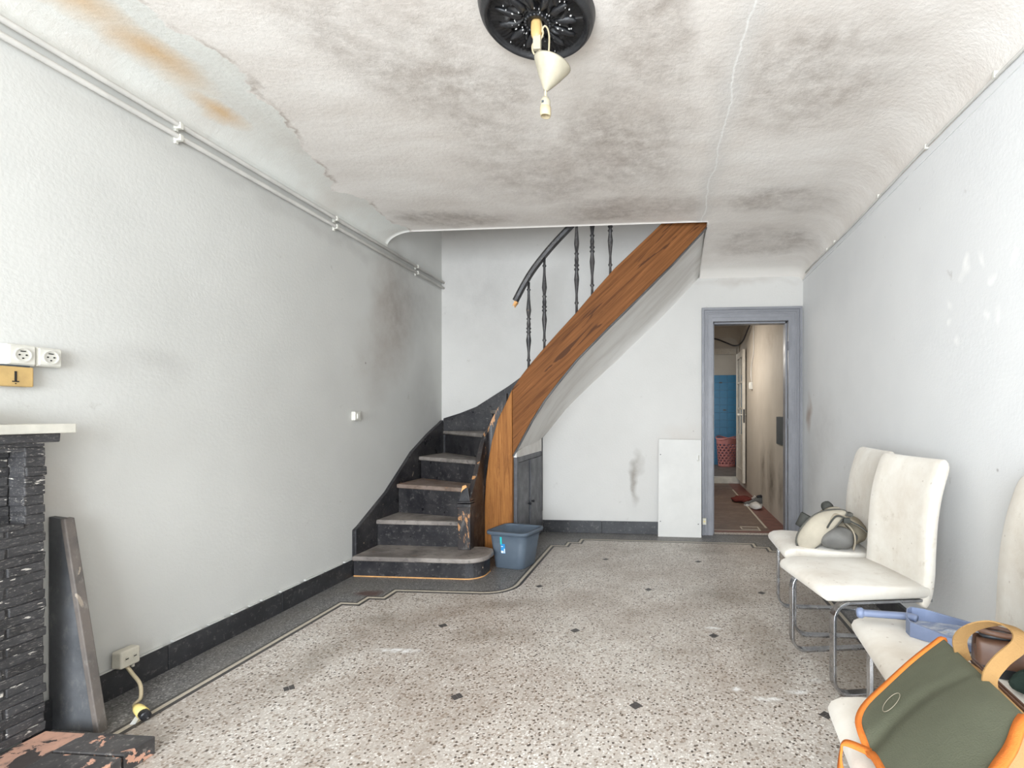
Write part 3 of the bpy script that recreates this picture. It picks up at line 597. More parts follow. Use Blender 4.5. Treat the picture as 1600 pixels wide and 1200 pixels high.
def shoe(name, label, cat, loc, rz, L, mat, sole, rim):
    d = thing(name, label, cat, loc); d.rotation_euler = (0, 0, rz)
    def ringv(t):
        w = L * (.13 + .05 * math.sin(math.pi * min(1, t * 1.15)) ** 1) * (1 if t > .06 else .8); 
        if t > .9: w *= .72
        h = L * (.36 if t < .38 else .36 - .22 * min(1, (t - .38) / .35)); 
        if t > .9: h *= .8
        return w, h
    V, Fc = [], []; T = [0, .04, .12, .22, .34, .44, .54, .66, .78, .88, .95, 1.0]; n = 12
    for t in T:
        w, h = ringv(t)
        for k in range(n):
            a = math.pi * (k / (n - 1)); yy = w * math.cos(a) * (1 - .25 * math.sin(a)); zz = .018 + h * math.sin(a) ** .7
            if t < .4 and 4 <= k <= 7: zz -= h * .45
            V.append((L * (t - .5), yy, zz))
    for i in range(len(T) - 1):
        for k in range(n - 1): Fc.append((i * n + k, i * n + k + 1, (i + 1) * n + k + 1, (i + 1) * n + k))
    Fc.append(tuple(range(n))); Fc.append(tuple(range((len(T) - 1) * n, len(T) * n)))
    o = obj('upper', V, Fc, mat, d, smooth=True, local=True)
    pts = []
    for t in T: w, h = ringv(t); pts.append((L * (t - .5), w * 1.04))
    for t in T[::-1]: w, h = ringv(t); pts.append((L * (t - .5), -w * 1.04))
    obj('sole', *prism(pts, 0, .024, 'z'), sole, d, local=True)
    hp = [(L * (-.47 + .4 * s), 0, 0) for s in (0,)]
    ring = [(L * (-.30 + .19 * math.cos(a)), L * .10 * math.sin(a), .02 + L * .345 - L * .02 * math.cos(a)) for a in [2 * math.pi * k / 20 for k in range(21)]]
    obj('collar', *tube(ring, L * .03, 8), rim, d, smooth=True, local=True)
    obj('interior', *lump((-.30 * L, 0, .02 + L * .30), (L * .165, L * .085, L * .05), 18, 10, 3, .05), 'leather_black', d, smooth=True, local=True)  # dark lump stands in for the shade inside the shoe opening
    lc = [[(L * x, -L * .07, .03 + L * z), (L * (x + .02), 0, .035 + L * (z + .045)), (L * x, L * .07, .03 + L * z)] for x, z in ((.0, .27), (.06, .22), (.12, .18))]
    obj('laces', *join(*[tube(smooth_path(q, 3), L * .014, 6) for q in lc]), 'white_cloth' if mat == 'shoe_grey' else 'black_plastic', d, smooth=True, local=True)
    return d
shoe('trainer_shoe', 'worn grey trainer lying on the corridor floor by the wall', 'shoe', (1.075, 6.45, .0), math.radians(200), .27, 'shoe_grey', 'white_cloth', 'black_plastic')

# ------------------------------------------------------------------ staircase
ST = thing('staircase', 'black painted winder staircase with bare oak string and turned balusters', 'staircase', (-1.5, 4.0, 0))
ZT = [.146, .338, .566, .757, .964, 1.163, 1.358, 1.553, 1.748, 1.943, 2.138, 2.333, 2.528, 2.72]
NO = [None, ((-2.165, 3.637), (-1.452, 3.622)), ((-2.165, 3.927), (-1.452, 3.725)), ((-2.165, 4.295), (-1.452, 3.905)), ((-2.165, 4.80), (-1.375, 3.98)), ((-1.70, 4.79), (-1.25, 3.98)), ((-1.38, 4.79), (-1.10, 3.98))]
NO += [((-1.08, 4.79), (-.93, 3.98)), ((-.86, 4.79), (-.77, 3.98))] + [((-.66 + .19 * i, 4.79), (-.60 + .19 * i, 3.98)) for i in range(6)]
# first step with its rounded end
def bull(inset, back):
    a = inset; p = [(-2.165, back), (-2.165, 3.342 + a), (-1.37, 3.342 + a)]
    p += [(-1.37 + (.135 - a) * math.sin(t), 3.477 - (.135 - a) * math.cos(t)) for t in [math.radians(d) for d in range(15, 91, 15)]]
    p += [(-1.235 - a, 3.56), (-1.27 - a, 3.64), (-1.34, 3.68), (-1.44, 3.68)]
    return p
obj('riser', *prism(bull(.028, 3.66), .006, .112), 'stair_black', ST); obj('tread', *prism(bull(0, 3.67), .112, ZT[0]), 'tread_worn', ST, bevel=.011, seg=3, smooth=True)
obj('raw_edge', *prism(bull(.024, 3.66), 0, .007), 'raw_wood', ST)
for n in range(1, 13):
    a, b = [Vector(p) for p in NO[n]]; a2, b2 = [Vector(p) for p in NO[n + 1]]
    nrm = Vector((-(b - a).y, (b - a).x)).normalized()
    if nrm.dot((a2 + b2) / 2 - (a + b) / 2) > 0: nrm = -nrm              # points towards the walker coming up
    nrm2 = Vector((-(b2 - a2).y, (b2 - a2).x)).normalized()
    if nrm2.dot((a + b) / 2 - (a2 + b2) / 2) < 0: nrm2 = -nrm2
    fa, fb = a, b; ba, bb = a2 - nrm2 * .03, b2 - nrm2 * .03
    pts = [tuple(fa), tuple(fb)]
    if n == 3: pts += [(-1.452, 3.98)]
    pts += [tuple(bb), tuple(ba)]
    if n == 4: pts += [(-2.165, 4.79)]
    pts = [(max(-2.165, x), min(4.79, y)) for x, y in pts]
    z = ZT[n]
    obj('tread', *prism(pts, z - .034, z), 'tread_brown' if n in (2,) else 'tread_worn', ST, bevel=.009, seg=3, smooth=True)
    ra, rb = fa - nrm * .026, fb - nrm * .026; qa, qb = ra - nrm * .018, rb - nrm * .018
    pr_ = [(max(-2.165, p.x), min(4.79, p.y)) for p in (ra, rb, qb, qa)]
    obj('riser', *prism(pr_, ZT[n - 1] - .002, z - .034), 'stair_black', ST)
# wall strings
obj('wall_string', *prism([(3.395, 0), (3.395, .315), (3.44, .333), (3.8, .523), (4.0, .665), (4.197, .806), (4.487, .945), (4.79, 1.068), (4.79, 0)], XL, -2.165, 'x'), 'stair_black', ST, bevel=.004)
tb = [(-2.165, 1.085), (-2.0, 1.135), (-1.84, 1.196), (-1.683, 1.293), (-1.524, 1.391), (-1.3, 1.55), (-1.0, 1.80), (.29, 2.62)]
obj('wall_string', *prism([(-2.165, .2)] + tb + [(.29, 2.42), (-1.0, 1.27), (-1.19, 1.0), (-1.19, .2)], 4.79, YB, 'y'), 'stair_black', ST, bevel=.004)
# lower outer string between newel and oak post
SP = smooth_path([(-1.434, 3.60, .53), (-1.440, 3.72, .655), (-1.448, 3.83, .79), (-1.455, 3.92, .905), (-1.432, 3.992, 1.02), (-1.36, 4.005, 1.16), (-1.28, 4.005, 1.29)], 4)
V, Fc = [], []
for i, p in enumerate(SP):
    t = (SP[min(i + 1, len(SP) - 1)] - SP[max(i - 1, 0)]); t.z = 0; t.normalize(); sd = Vector((t.y, -t.x, 0)) * .016
    zb = max(0.0, p.z - .62) if i > 14 else 0.0
    V += [(p.x - sd.x, p.y - sd.y, zb), (p.x + sd.x, p.y + sd.y, zb), (p.x + sd.x, p.y + sd.y, p.z), (p.x - sd.x, p.y - sd.y, p.z)]
for i in range(len(SP) - 1):
    for k in range(4): k2 = (k + 1) % 4; Fc.append((i * 4 + k, i * 4 + k2, (i + 1) * 4 + k2, (i + 1) * 4 + k))
Fc += [(0, 1, 2, 3), (len(V) - 1, len(V) - 2, len(V) - 3, len(V) - 4)]
obj('outer_string', V, Fc, 'string_peeling', ST)
nw = obj('newel', *boxes([(-1.505, -1.412, 3.565, 3.645, .146, .47)]), 'string_peeling', ST, bevel=.006)
obj('newel_moulding', *boxes([(-1.511, -1.406, 3.559, 3.651, .455, .478), (-1.508, -1.409, 3.562, 3.648, .484, .496)]), 'stair_black', nw, bevel=.003)
obj('newel_cap', *join(([(-1.503, 3.567, .496), (-1.414, 3.567, .496), (-1.414, 3.643, .496), (-1.503, 3.643, .496), (-1.482, 3.585, .575), (-1.44, 3.585, .60), (-1.44, 3.625, .575), (-1.482, 3.625, .56)], BF)), 'stair_black', nw, bevel=.004)
obj('broken_stub', *join(([(-1.486, 3.582, .56), (-1.428, 3.582, .545), (-1.428, 3.628, .53), (-1.486, 3.628, .55), (-1.478, 3.588, .605), (-1.452, 3.588, .612), (-1.438, 3.622, .57), (-1.476, 3.622, .585)], BF)), 'raw_wood', nw)
# oak: straight post and the curved string above it
up = [(-1.439, 0), (-1.439, .403), (-1.429, .605), (-1.408, .76), (-1.382, .908), (-1.33, 1.085), (-1.268, 1.211), (-1.217, 1.321)]
obj('post', *prism(up + [(-1.217, 0)], 3.93, 3.978, 'y'), 'oak_post', ST, bevel=.006)
upb = [(-1.217, 1.321), (-1.14, 1.431), (-1.06, 1.53), (-.987, 1.615), (-.85, 1.765), (-.708, 1.915), (-.56, 2.085), (-.408, 2.251), (-.063, 2.57), (.12, 2.74)]
lob = [(.30, 2.555), (.034, 2.274), (-.211, 2.034), (-.458, 1.797), (-.708, 1.548), (-.86, 1.364), (-.961, 1.235), (-1.063, 1.075), (-1.14, .934), (-1.215, .798)]
obj('curved_string', *prism(upb + [(.30, 2.74)] + lob, 3.932, 3.985, 'y'), 'oak_beam', ST, bevel=.006)
obj('string_underside', *join(*[prism([lob[i], lob[i + 1], (lob[i + 1][0] + .004, lob[i + 1][1] - .005), (lob[i][0] + .004, lob[i][1] - .005)], 3.94, 3.985, 'y') for i in range(0, len(lob) - 1)]), 'stair_black', ST)
for x, z in ((-1.235, 1.16), (-1.232, .80)): obj('peg', *lathe([(0, -.004), (.009, -.004), (.009, .002)], (x, 3.93, z), 10, Matrix.Rotation(math.pi / 2, 3, 'X')), 'oak_beam', ST)
# turned balusters
def bal_prof(h):
    k = [(.0, .012), (.10, .011), (.115, .017), (.13, .012), (.20, .011), (.34, .0185), (.42, .013), (.435, .019), (.455, .012), (.475, .019), (.49, .014), (.53, .016), (.57, .0125), (.585, .018), (.60, .012), (.68, .0185), (.82, .012), (.90, .011), (.915, .016), (.93, .011), (1.0, .012)]
    return [((.0095 + (r - .011) * 1.45), t * h) for t, r in k]
for x, z0, z1 in ((-1.092, 1.47, 2.165), (-.966, 1.62, 2.355), (-.709, 1.90, 2.72), (-.586, 2.035, 2.86), (-.444, 2.19, 3.02)):
    obj('baluster', *lathe(bal_prof(z1 - z0), (x, 3.962, z0), 12, cap=True), 'handrail_black', ST, smooth=True)
hr = obj('handrail', *sweep(smooth_path([(-1.20, 3.962, 2.02), (-1.126, 3.962, 2.155), (-1.048, 3.962, 2.275), (-.92, 3.962, 2.43), (-.766, 3.962, 2.588), (-.4, 3.962, 2.95), (.3, 3.962, 3.62)]), [(-.026, -.018), (.026, -.018), (.03, .004), (.02, .020), (-.02, .020), (-.03, .004)], (0, 0, 1)), 'handrail_black', ST, bevel=.002)
obj('splintered_end', *join(([(-1.192, 3.942, 2.035), (-1.18, 3.942, 2.005), (-1.18, 3.982, 2.005), (-1.192, 3.982, 2.04), (-1.222, 3.948, 1.975), (-1.205, 3.95, 1.985), (-1.208, 3.972, 1.965), (-1.216, 3.97, 2.0)], BF)), 'raw_wood', hr)
# plaster soffit under the flight
WS = [(.297, 2.385), (.034, 2.10), (-.211, 1.865), (-.458, 1.63), (-.708, 1.405), (-.86, 1.265), (-.961, 1.17), (-1.063, 1.05), (-1.14, .96), (-1.205, .90)]
def sof(u, v):
    k = u * 9; i = min(8, int(k)); t = k - i
    a = Vector((lob[i][0], 3.985, lob[i][1] + .012)).lerp(Vector((lob[i + 1][0], 3.985, lob[i + 1][1] + .012)), t); b = Vector((WS[i][0], YB + .012, WS[i][1])).lerp(Vector((WS[i + 1][0], YB + .012, WS[i + 1][1])), t)
    p = a.lerp(b, v); q = 1 - math.sqrt(max(0.0, 1 - v ** 2)); p.z = a.z + (b.z - a.z) * (.35 * v + .65 * q); return p
obj('soffit', *sheet(lambda u, v: sof(u, math.sin(v * math.pi / 2)), 36, 16, .03, (-.7, 0, .7)), 'soffit', ST, smooth=True)
struct('wall_stair_side', *prism([(3.98, .78), (YB, .765), (YB, .94), (3.98, .82)], -1.225, -1.195, 'x'), 'soffit')
# cupboard below the stair
cu = thing('stair_cupboard', 'dark grey two-door cupboard under the oak stair string', 'cupboard', (-1.2, 4.4, 0))
obj('frame', *boxes([(-1.225, -1.192, 3.982, 4.02, 0, .782), (-1.225, -1.192, 4.765, 4.815, 0, .772), (-1.225, -1.192, 4.02, 4.765, .735, .778)]), 'cupboard_grey', cu, bevel=.003)
d1 = box('door', -1.214, -1.190, 4.024, 4.33, .01, .733, 'cupboard_grey', cu, bevel=.003); d2 = box('door', -1.212, -1.184, 4.362, 4.762, .01, .733, 'cupboard_grey', cu, bevel=.003)
box('inner_shadow_board', -1.24, -1.226, 4.02, 4.765, 0, .74, 'stair_black', cu)
for dd, y, z in ((d1, 4.30, .36), (d2, 4.40, .365)): obj('knob', *lathe([(.006, 0), (.006, .012), (.012, .016), (.012, .026), (0, .03)], (-1.188, y, z), 12, Matrix.Rotation(math.pi / 2, 3, 'Y')), 'black_plastic', dd, smooth=True)
box('hinge', -1.190, -1.183, 4.745, 4.77, .55, .62, 'cupboard_grey', d2)

# ------------------------------------------------------------------ fireplace
fp = thing('brick_fireplace', 'black painted brick fireplace pier with a white shelf and brick hearth', 'fireplace', (-2.13, 1.2, 0))
XFp = -2.084
def brickmesh(L, H, Dp, seed):
    rs = random.Random(seed); V = [(x + rs.uniform(-.002, .0015), y + rs.uniform(-.002, .002), z + rs.uniform(-.0015, .0015)) for x, y, z in boxv(-Dp, 0, -L / 2, L / 2, 0, H)]
    return V
bproto = {}
def brick(L, H, Dp, loc, mat, mats=(.0015,)):
    key = (round(L, 2), H, Dp, mat, random.randrange(3))
    if key not in bproto: bproto[key] = o = obj('brick', brickmesh(key[0] - .004, H, Dp, hash(key[:3]) % 999 + key[4]), BF, mat, fp, local=True, bevel=.003)
    else: o = bproto[key].copy(); COL.objects.link(o); o.parent = fp
    o.location = Vector(loc) - wl(fp); return o
zc = .062; row = 0; y_end = 1.546; y_start = .78
while zc < 1.018:
    H = .0315; niche = .765 < zc + H / 2 < 1.0
    stop = y_end + random.uniform(-.003, .004); y = stop; k = 0
    while y > y_start:
        L = (.0585 if k == 0 else .19) if niche else ((.105 if row % 2 else .19) if k == 0 else .19)
        L = min(L, y - y_start + .02)
        if L < .03: break
        depth_in = 0 if (not niche or k == 0) else -.055
        brick(L, H - .0012, (.105 if depth_in == 0 else .05), (XFp + depth_in + random.uniform(-.003, .003), y - L / 2, zc), 'brick_black')
        y -= L + (.0 if niche else .0015); k += 1
    zc += H + .0002; row += 1
y = 1.579; 
while y > y_start: brick(.19, .030, .125, (XFp + .012, y - .095, 1.0265), 'brick_black'); y -= .192
obj('mortar', *boxes([(XL, XFp - .005, y_start, 1.541, .06, .762), (XL, XFp - .062, y_start, 1.541, .762, 1.0), (XL, XFp - .005, y_start, 1.541, 1.0, 1.024), (XL, XFp - .005, 1.49, 1.541, .762, 1.0)]), 'brick_black', fp)
obj('ledge', *boxes([(XFp - .06, XFp + .003, y_start, 1.487, .748, .766)]), 'brick_black', fp, bevel=.004)
box('mantel_shelf', XL, XFp + .03, y_start - .05, 1.612, 1.0575, 1.089, 'marble_white', fp, bevel=.003)
y = 1.548
for i in range(4): 
    brick(.205, .058, .15, (-1.932, y - .1025, 0), 'hearth_pink' if i == 0 else 'hearth_black'); y -= .207
y = 1.552
for i in range(8): brick(.105 if i else .10, .060, .245, (-1.682 - (.0 if i else .004), y - .0525, 0), 'hearth_black'); y -= .107
# things by the fireplace
o = obj('round_pot', *lathe([(0, 0), (.028, .0), (.044, .014), (.05, .03), (.046, .044), (.034, .054), (.026, .052), (.0, .045)], (-2.125, 1.392, 1.089), 24), 'pot_dark', smooth=True, base='self'); tag(o, 'dark round pot at the end of the white mantel shelf', 'pot')
bd = thing('leaning_board', 'dark grey tapered board leaning on the wall beside the brick pier', 'board', (-2.1, 1.645, 0))
obj('face_board', *prism([(-2.19, .002), (-2.0, .002), (-2.134, .752), (-2.19, .757)], 1.632, 1.652, 'y'), 'board_grey', bd, bevel=.002)
obj('edge_strip', *prism([(-2.005, .0), (-1.984, .0), (-2.118, .752), (-2.137, .754)], 1.624, 1.656, 'y'), 'board_edge', bd, bevel=.003)

# sockets, switches
RY = Matrix.Rotation(math.pi / 2, 3, 'Y')
def socket(label, y0, y1, z0, z1):
    d = thing('wall_socket', label, 'socket', (XL, (y0 + y1) / 2, z0)); cy, cz = (y0 + y1) / 2, (z0 + z1) / 2
    box('box', XL, XL + .03, y0, y1, z0, z1, 'white_plastic', d, bevel=.004); box('cover_plate', XL + .028, XL + .036, y0 + .004, y1 - .004, z0 + .004, z1 - .004, 'white_plastic', d, bevel=.003)
    obj('round_recess', *lathe([(.024, 0), (.024, .003), (.0205, .003), (.0195, -.001), (0, -.001)], (XL + .0365, cy, cz), 24, RY), 'white_plastic', d, smooth=False)
    for s in (-1, 1): obj('pin_hole', *lathe([(0, 0), (.0028, 0), (.0028, .002), (0, .002)], (XL + .0365, cy + s * .0095, cz), 10, RY), 'dark_hole', d)
    obj('earth_hole', *lathe([(0, 0), (.0025, 0), (.0025, .002), (0, .002)], (XL + .0365, cy, cz - .011), 10, RY), 'dark_hole', d)
    box('slot', XL + .0365, XL + .0385, cy - .007, cy + .007, cz + .0105, cz + .014, 'dark_hole', d)
socket('white wall socket above the beige box, cut by the photo edge', 1.497, 1.576, 1.286, 1.356)
socket('white wall socket on the right of the pair above the mantel', 1.578, 1.652, 1.288, 1.354)
d = thing('junction_box', 'yellowed plastic wall box with a dark mark under the sockets', 'junction box', (XL, 1.52, 1.214))
box('box', XL, XL + .032, 1.47, 1.570, 1.214, 1.281, 'yellow_plastic', d, bevel=.004)
obj('mark', *boxes([(XL + .032, XL + .0335, 1.517, 1.523, 1.232, 1.265), (XL + .032, XL + .0335, 1.511, 1.529, 1.229, 1.233), (XL + .032, XL + .0335, 1.5185, 1.5215, 1.2225, 1.2255)]), 'dark_hole', d)
box('top_seal', XL, XL + .03, 1.47, 1.56, 1.281, 1.2855, 'panel_dark', d)
d = thing('light_switch', 'small white rocker switch on the left wall beside the stairs', 'switch', (XL, 3.42, 1.08))
box('box', XL, XL + .03, 3.385, 3.455, 1.08, 1.142, 'white_plastic', d, bevel=.005); box('rocker', XL + .029, XL + .036, 3.405, 3.435, 1.093, 1.129, 'white_plastic', d, bevel=.002)
d = thing('floor_socket', 'cream double socket box above the black skirting', 'socket', (XL + .02, 1.86, .115))
box('box', XL + .018, XL + .062, 1.825, 1.90, .118, .186, 'cream_plastic', d, bevel=.007, seg=3)
for y in (1.847, 1.878): obj('outlet', *lathe([(.009, 0), (.009, .002), (.007, .002), (.006, -.0005), (0, -.0005)], (XL + .0622, y, .152), 14, RY), 'cream_plastic', d); 
for y in (1.847, 1.878): box('slot', XL + .062, XL + .0635, y - .005, y + .005, .150, .154, 'dark_hole', d)
obj('gland', *lathe([(.006, 0), (.006, -.016)], (XL + .04, 1.888, .118), 10, cap=True), 'cream_plastic', d)
d = thing('power_cable', 'cream cable with a yellow plug on the floor by the skirting', 'cable', (-2.0, 1.75, 0))
obj('cord', *tube(smooth_path([(XL + .04, 1.862, .118), (-2.13, 1.865, .085), (-2.085, 1.855, .05), (-2.055, 1.83, .012), (-2.045, 1.80, .006), (-2.03, 1.785, .007), (-2.01, 1.772, .014), (-1.99, 1.758, .022)]), .0065, 8), 'cord_cream', d, smooth=True)
pa = Vector((-1.992, 1.758, .022)); pd = (Vector((-1.84, 1.675, .024)) - pa).normalized(); PR = pd.to_track_quat('Z', 'Y').to_matrix()
obj('plug_body', *lathe([(0, 0), (.011, .0), (.017, .03), (.0185, .085), (.0, .085)], pa, 12, PR), 'plug_yellow', d, smooth=True)
obj('plug_face', *lathe([(0, 0), (.0165, .0), (.0165, .03), (.012, .034), (0, .034)], pa + pd * .085, 12, PR), 'black_plastic', d)
obj('pin', *lathe([(0, 0), (.003, 0), (.003, .02), (0, .02)], pa + pd * .118, 8, PR), 'steel', d)
obj('paper_tag', [(-1.932, 1.682, .002), (-1.915, 1.686, .002), (-1.955, 1.75, .004), (-1.972, 1.745, .004), (-1.932, 1.682, .003), (-1.915, 1.686, .003), (-1.955, 1.75, .005), (-1.972, 1.745, .005)], BF, 'sticker_white', d)

# pipes and cables near the ceiling
def pipe(label, z, r):
    d = thing('heating_pipe', label, 'pipe', (XL + .03, 1.8, z))
    obj('tube', *tube([(XL + .022, YF, z + .03), (XL + .022, 1.5, z + .006), (XL + .022, 3.2, z), (XL + .022, YB - .002, z - .004)], r, 10, (1, 0, 0)), 'pipe_white', d, smooth=True)
    for y in (.9, 2.104, 3.19, 4.286): 
        box('clip', XL, XL + .022 + r + .003, y - .009, y + .009, z - r - .003, z + r + .003, 'white_plastic', d, bevel=.003); box('screw_tab', XL, XL + .012, y - .007, y + .007, z - r - .014, z - r - .002, 'white_plastic', d, bevel=.002)
pipe('upper of the two white pipes along the left wall', 2.41, .0115); pipe('lower of the two white pipes along the left wall', 2.357, .0115)
d = thing('ceiling_cable', 'thin white cable clipped along the top of the right wall', 'cable', (XR - .01, 3, 2.385))
obj('cord', *tube([(XR - .009, y, 2.388 + .008 * math.sin(y * 3.1) * (1 if y < 4.6 else 0)) for y in [-.5 + .2 * i for i in range(27)]], .006, 8), 'pipe_white', d, smooth=True)
for y in (1.2, 2.041, 2.558, 3.111, 3.9, 4.08): box('clip', XR - .018, XR, y - .008, y + .008, 2.384, 2.406 + random.uniform(0, .006), 'white_plastic', d, bevel=.003)
struct('trim_4', *boxes([(XR - .006, XR, YF, YB, 2.345, 2.352)]), 'wall_right')

# ------------------------------------------------------------------ ceiling rose and lamp holder
rx, ry = -.461, 1.79
rz = thing('ceiling_rose', 'black ornate round ceiling rose around the lamp wire', 'ceiling rose', (rx, ry, 2.50))
def rose(u, v):
    a = 2 * math.pi * u; r = .024 + (.206 - .024) * v
    h = .038
    if v > .80: h = .038 + .012 * math.sin(math.pi * (v - .80) / .12) if v < .92 else .038 * max(0.0, 1 - ((v - .92) / .08) ** 2)
    else:
        h = .030 + .010 * math.cos(8 * a) * math.sin(math.pi * min(1, max(0, (v - .12) / .5))) + .004 * math.cos(64 * a) * (1 if .52 < v < .78 else 0) + .006 * math.cos(16 * a + 22 * v) * (1 if .15 < v < .5 else 0)
    if v < .10: h = .045 - .1 * (.05 - v) if v < .05 else .042
    return (rx + r * math.cos(a), ry + r * math.sin(a), ZC - h)
obj('disc', *grid(rose, 192, 46), 'rose_black', rz, smooth=True)
obj('beads', *join(*[lathe([(0, -.006), (.005, -.004), (.006, 0), (.005, .004), (0, .006)], (rx + .043 * math.cos(a), ry + .043 * math.sin(a), ZC - .042), 8) for a in [2 * math.pi * k / 20 for k in range(20)]]), 'rose_black', rz, smooth=True)
obj('acanthus', *join(*[lump((rx + .10 * math.cos(a), ry + .10 * math.sin(a), ZC - .036), (.042, .013, .012), 12, 8, k, .25, rot=a) for k, a in enumerate([2 * math.pi * k / 12 for k in range(12)])]), 'rose_black', rz, smooth=True)
rs = random.Random(4)
obj('paint_flecks', *join(*[lump((rx + q * math.cos(a), ry + q * math.sin(a), ZC - .0435), (rs.uniform(.002, .005), .0016, .0035), 6, 4, k, .2, rot=a) for k, (a, q) in enumerate([(rs.uniform(0, 6.28), rs.uniform(.05, .15)) for _ in range(46)])]), 'rose_scuff', rz, smooth=True)
lp = thing('lamp_holder', 'cream cone and bulb socket hanging on wires from the rose', 'lamp', (-.43, 1.785, 2.18))
obj('taped_joint', *lump((-.463, 1.783, 2.488), (.019, .016, .040), 12, 8, 2, .12, power=.7), 'yellow_plastic', lp, smooth=True)
obj('connector_block', *boxes([(-.474, -.446, 1.772, 1.79, 2.412, 2.462)]), 'old_plastic', lp, bevel=.003)
for pts in ([(-.468, 1.785, 2.45), (-.478, 1.783, 2.43), (-.474, 1.783, 2.405), (-.452, 1.785, 2.38)], [(-.452, 1.785, 2.53), (-.444, 1.785, 2.495), (-.44, 1.784, 2.47), (-.452, 1.784, 2.44), (-.452, 1.784, 2.40)], [(-.455, 1.785, 2.455), (-.437, 1.783, 2.495), (-.423, 1.783, 2.487), (-.417, 1.783, 2.45), (-.421, 1.783, 2.37)]):
    obj('wire', *tube(smooth_path(pts), .0032, 6, (0, 1, 0)), 'cord_cream', lp, smooth=True)
ap = Vector((-.431, 1.785, 2.268)); ax = Vector((.27, -.03, 1)).normalized()
Rm = ax.to_track_quat('Z', 'Y').to_matrix()
o = obj('cone', *lathe([(.006, 0), (.014, .010), (.040, .050), (.064, .092), (.0665, .098), (.062, .092), (.036, .050), (.008, .012)], ap, 32, Rm), 'old_plastic', lp, smooth=True)
obj('cord', *tube([(-.431, 1.785, 2.385), (-.431, 1.785, 2.30), (-.431, 1.785, 2.24)], .0045, 8, (0, 1, 0)), 'cord_cream', lp, smooth=True)
obj('socket_cap', *lathe([(.005, .0), (.012, -.003), (.0175, -.014), (.0175, -.034), (.0165, -.036)], (-.431, 1.785, 2.246), 20), 'old_plastic', lp, smooth=True)
obj('socket_ring', *lathe([(.0165, 0), (.0195, -.002), (.0195, -.026), (.0175, -.034), (.0155, -.034), (.0145, -.01), (0, -.01)], (-.431, 1.785, 2.212), 20), 'cord_cream', lp, smooth=True)
box('label', -.441, -.433, 1.7675, 1.771, 2.218, 2.226, 'panel_dark', lp)

# ------------------------------------------------------------------ things along the back wall
wb = thing('hardboard_sheet', 'plain white sheet of board leaning beside the grey door frame', 'board', (.11, 4.75, 0))
lean = .075
V = []
for y_, t in ((0, 0), (.018, 1)):
    V += [(-.088, 4.715 + y_, 0), (.308, 4.708 + y_, 0), (.312, 4.708 + lean + y_, .888), (-.082, 4.715 + lean + y_, .893)]
obj('sheet', V, [(0, 1, 2, 3), (7, 6, 5, 4), (0, 4, 5, 1), (1, 5, 6, 2), (2, 6, 7, 3), (3, 7, 4, 0)], 'white_board', wb, bevel=.002)
def on_panel(x, z, d): return (x, 4.7125 - .0175 * (x + .088) * .0 + lean * z / .89 - d, z)
for x, z in ((-.065, .75), (-.065, .14), (.28, .12)): p = on_panel(x, z, .002); box('screw_hole', x - .004, x + .004, p[1] - .004, p[1], z - .004, z + .004, 'dark_hole', wb)
p = on_panel(.288, .72, .004); obj('hook', *tube([(.288, p[1] - .006, .745), (.288, p[1] - .006, .70), (.280, p[1] - .006, .69), (.274, p[1] - .006, .70)], .004, 6, (0, 1, 0)), 'white_plastic', wb, smooth=True)
d = thing('telephone_socket', 'tiny cream outlet low on the wall at the foot of the door frame', 'socket', (.336, YB - .03, .10))
box('box', .322, .357, YB - .05, YB - .028, .105, .165, 'cream_plastic', d, bevel=.003); obj('outlet', *lathe([(0, 0), (.008, 0), (.008, .002), (0, .002)], (.339, YB - .051, .135), 12, Matrix.Rotation(math.pi / 2, 3, 'X')), 'plug_yellow', d)

# bucket
bc = thing('plastic_bucket', 'grey-blue plastic tub with a blue label by the stair foot', 'bucket', (-1.12, 3.72, 0)); bc.rotation_euler = (0, 0, 0)
bcx, bcy = -1.13, 3.735
def rr(hx, hy, r, z, n=6, rot=math.radians(-14)):
    pts = []
    for sx, sy, a0 in ((1, 1, 0), (-1, 1, 90), (-1, -1, 180), (1, -1, 270)):
        for k in range(n + 1):
            a = math.radians(a0 + 90 * k / n); x = sx * (hx - r) + r * math.cos(a); y = sy * (hy - r) + r * math.sin(a)
            pts.append((bcx + x * math.cos(rot) - y * math.sin(rot), bcy + x * math.sin(rot) + y * math.cos(rot), z))
    return pts
def loft(rings, closeb=True):
    V, Fc = [], []; n = len(rings[0])
    for r in rings: V += r
    for i in range(len(rings) - 1):
        for k in range(n): k2 = (k + 1) % n; Fc.append((i * n + k, i * n + k2, (i + 1) * n + k2, (i + 1) * n + k))
    if closeb: Fc.append(tuple(range(n))[::-1]); Fc.append(tuple(range((len(rings) - 1) * n, len(rings) * n)))
    return V, Fc
obj('body', *loft([rr(.115, .105, .045, 0), rr(.12, .11, .045, .006), rr(.152, .135, .05, .262), rr(.148, .131, .048, .262), rr(.116, .106, .043, .012)]), 'bucket_grey', bc, smooth=True)
obj('rim', *loft([rr(.154, .137, .05, .245), rr(.170, .153, .055, .250), rr(.172, .155, .056, .268), rr(.168, .151, .055, .274), rr(.149, .132, .05, .272), rr(.150, .133, .05, .262)], False), 'bucket_grey', bc, smooth=True)
def on_bucket(x, z, d=.0):
    return None
ta = math.radians(-14)
def bface(lx, z, d):
    hy = .11 + (.135 - .11) * z / .262 + d
    return (bcx + lx * math.cos(ta) + hy * math.sin(ta), bcy + lx * math.sin(ta) - hy * math.cos(ta), z)
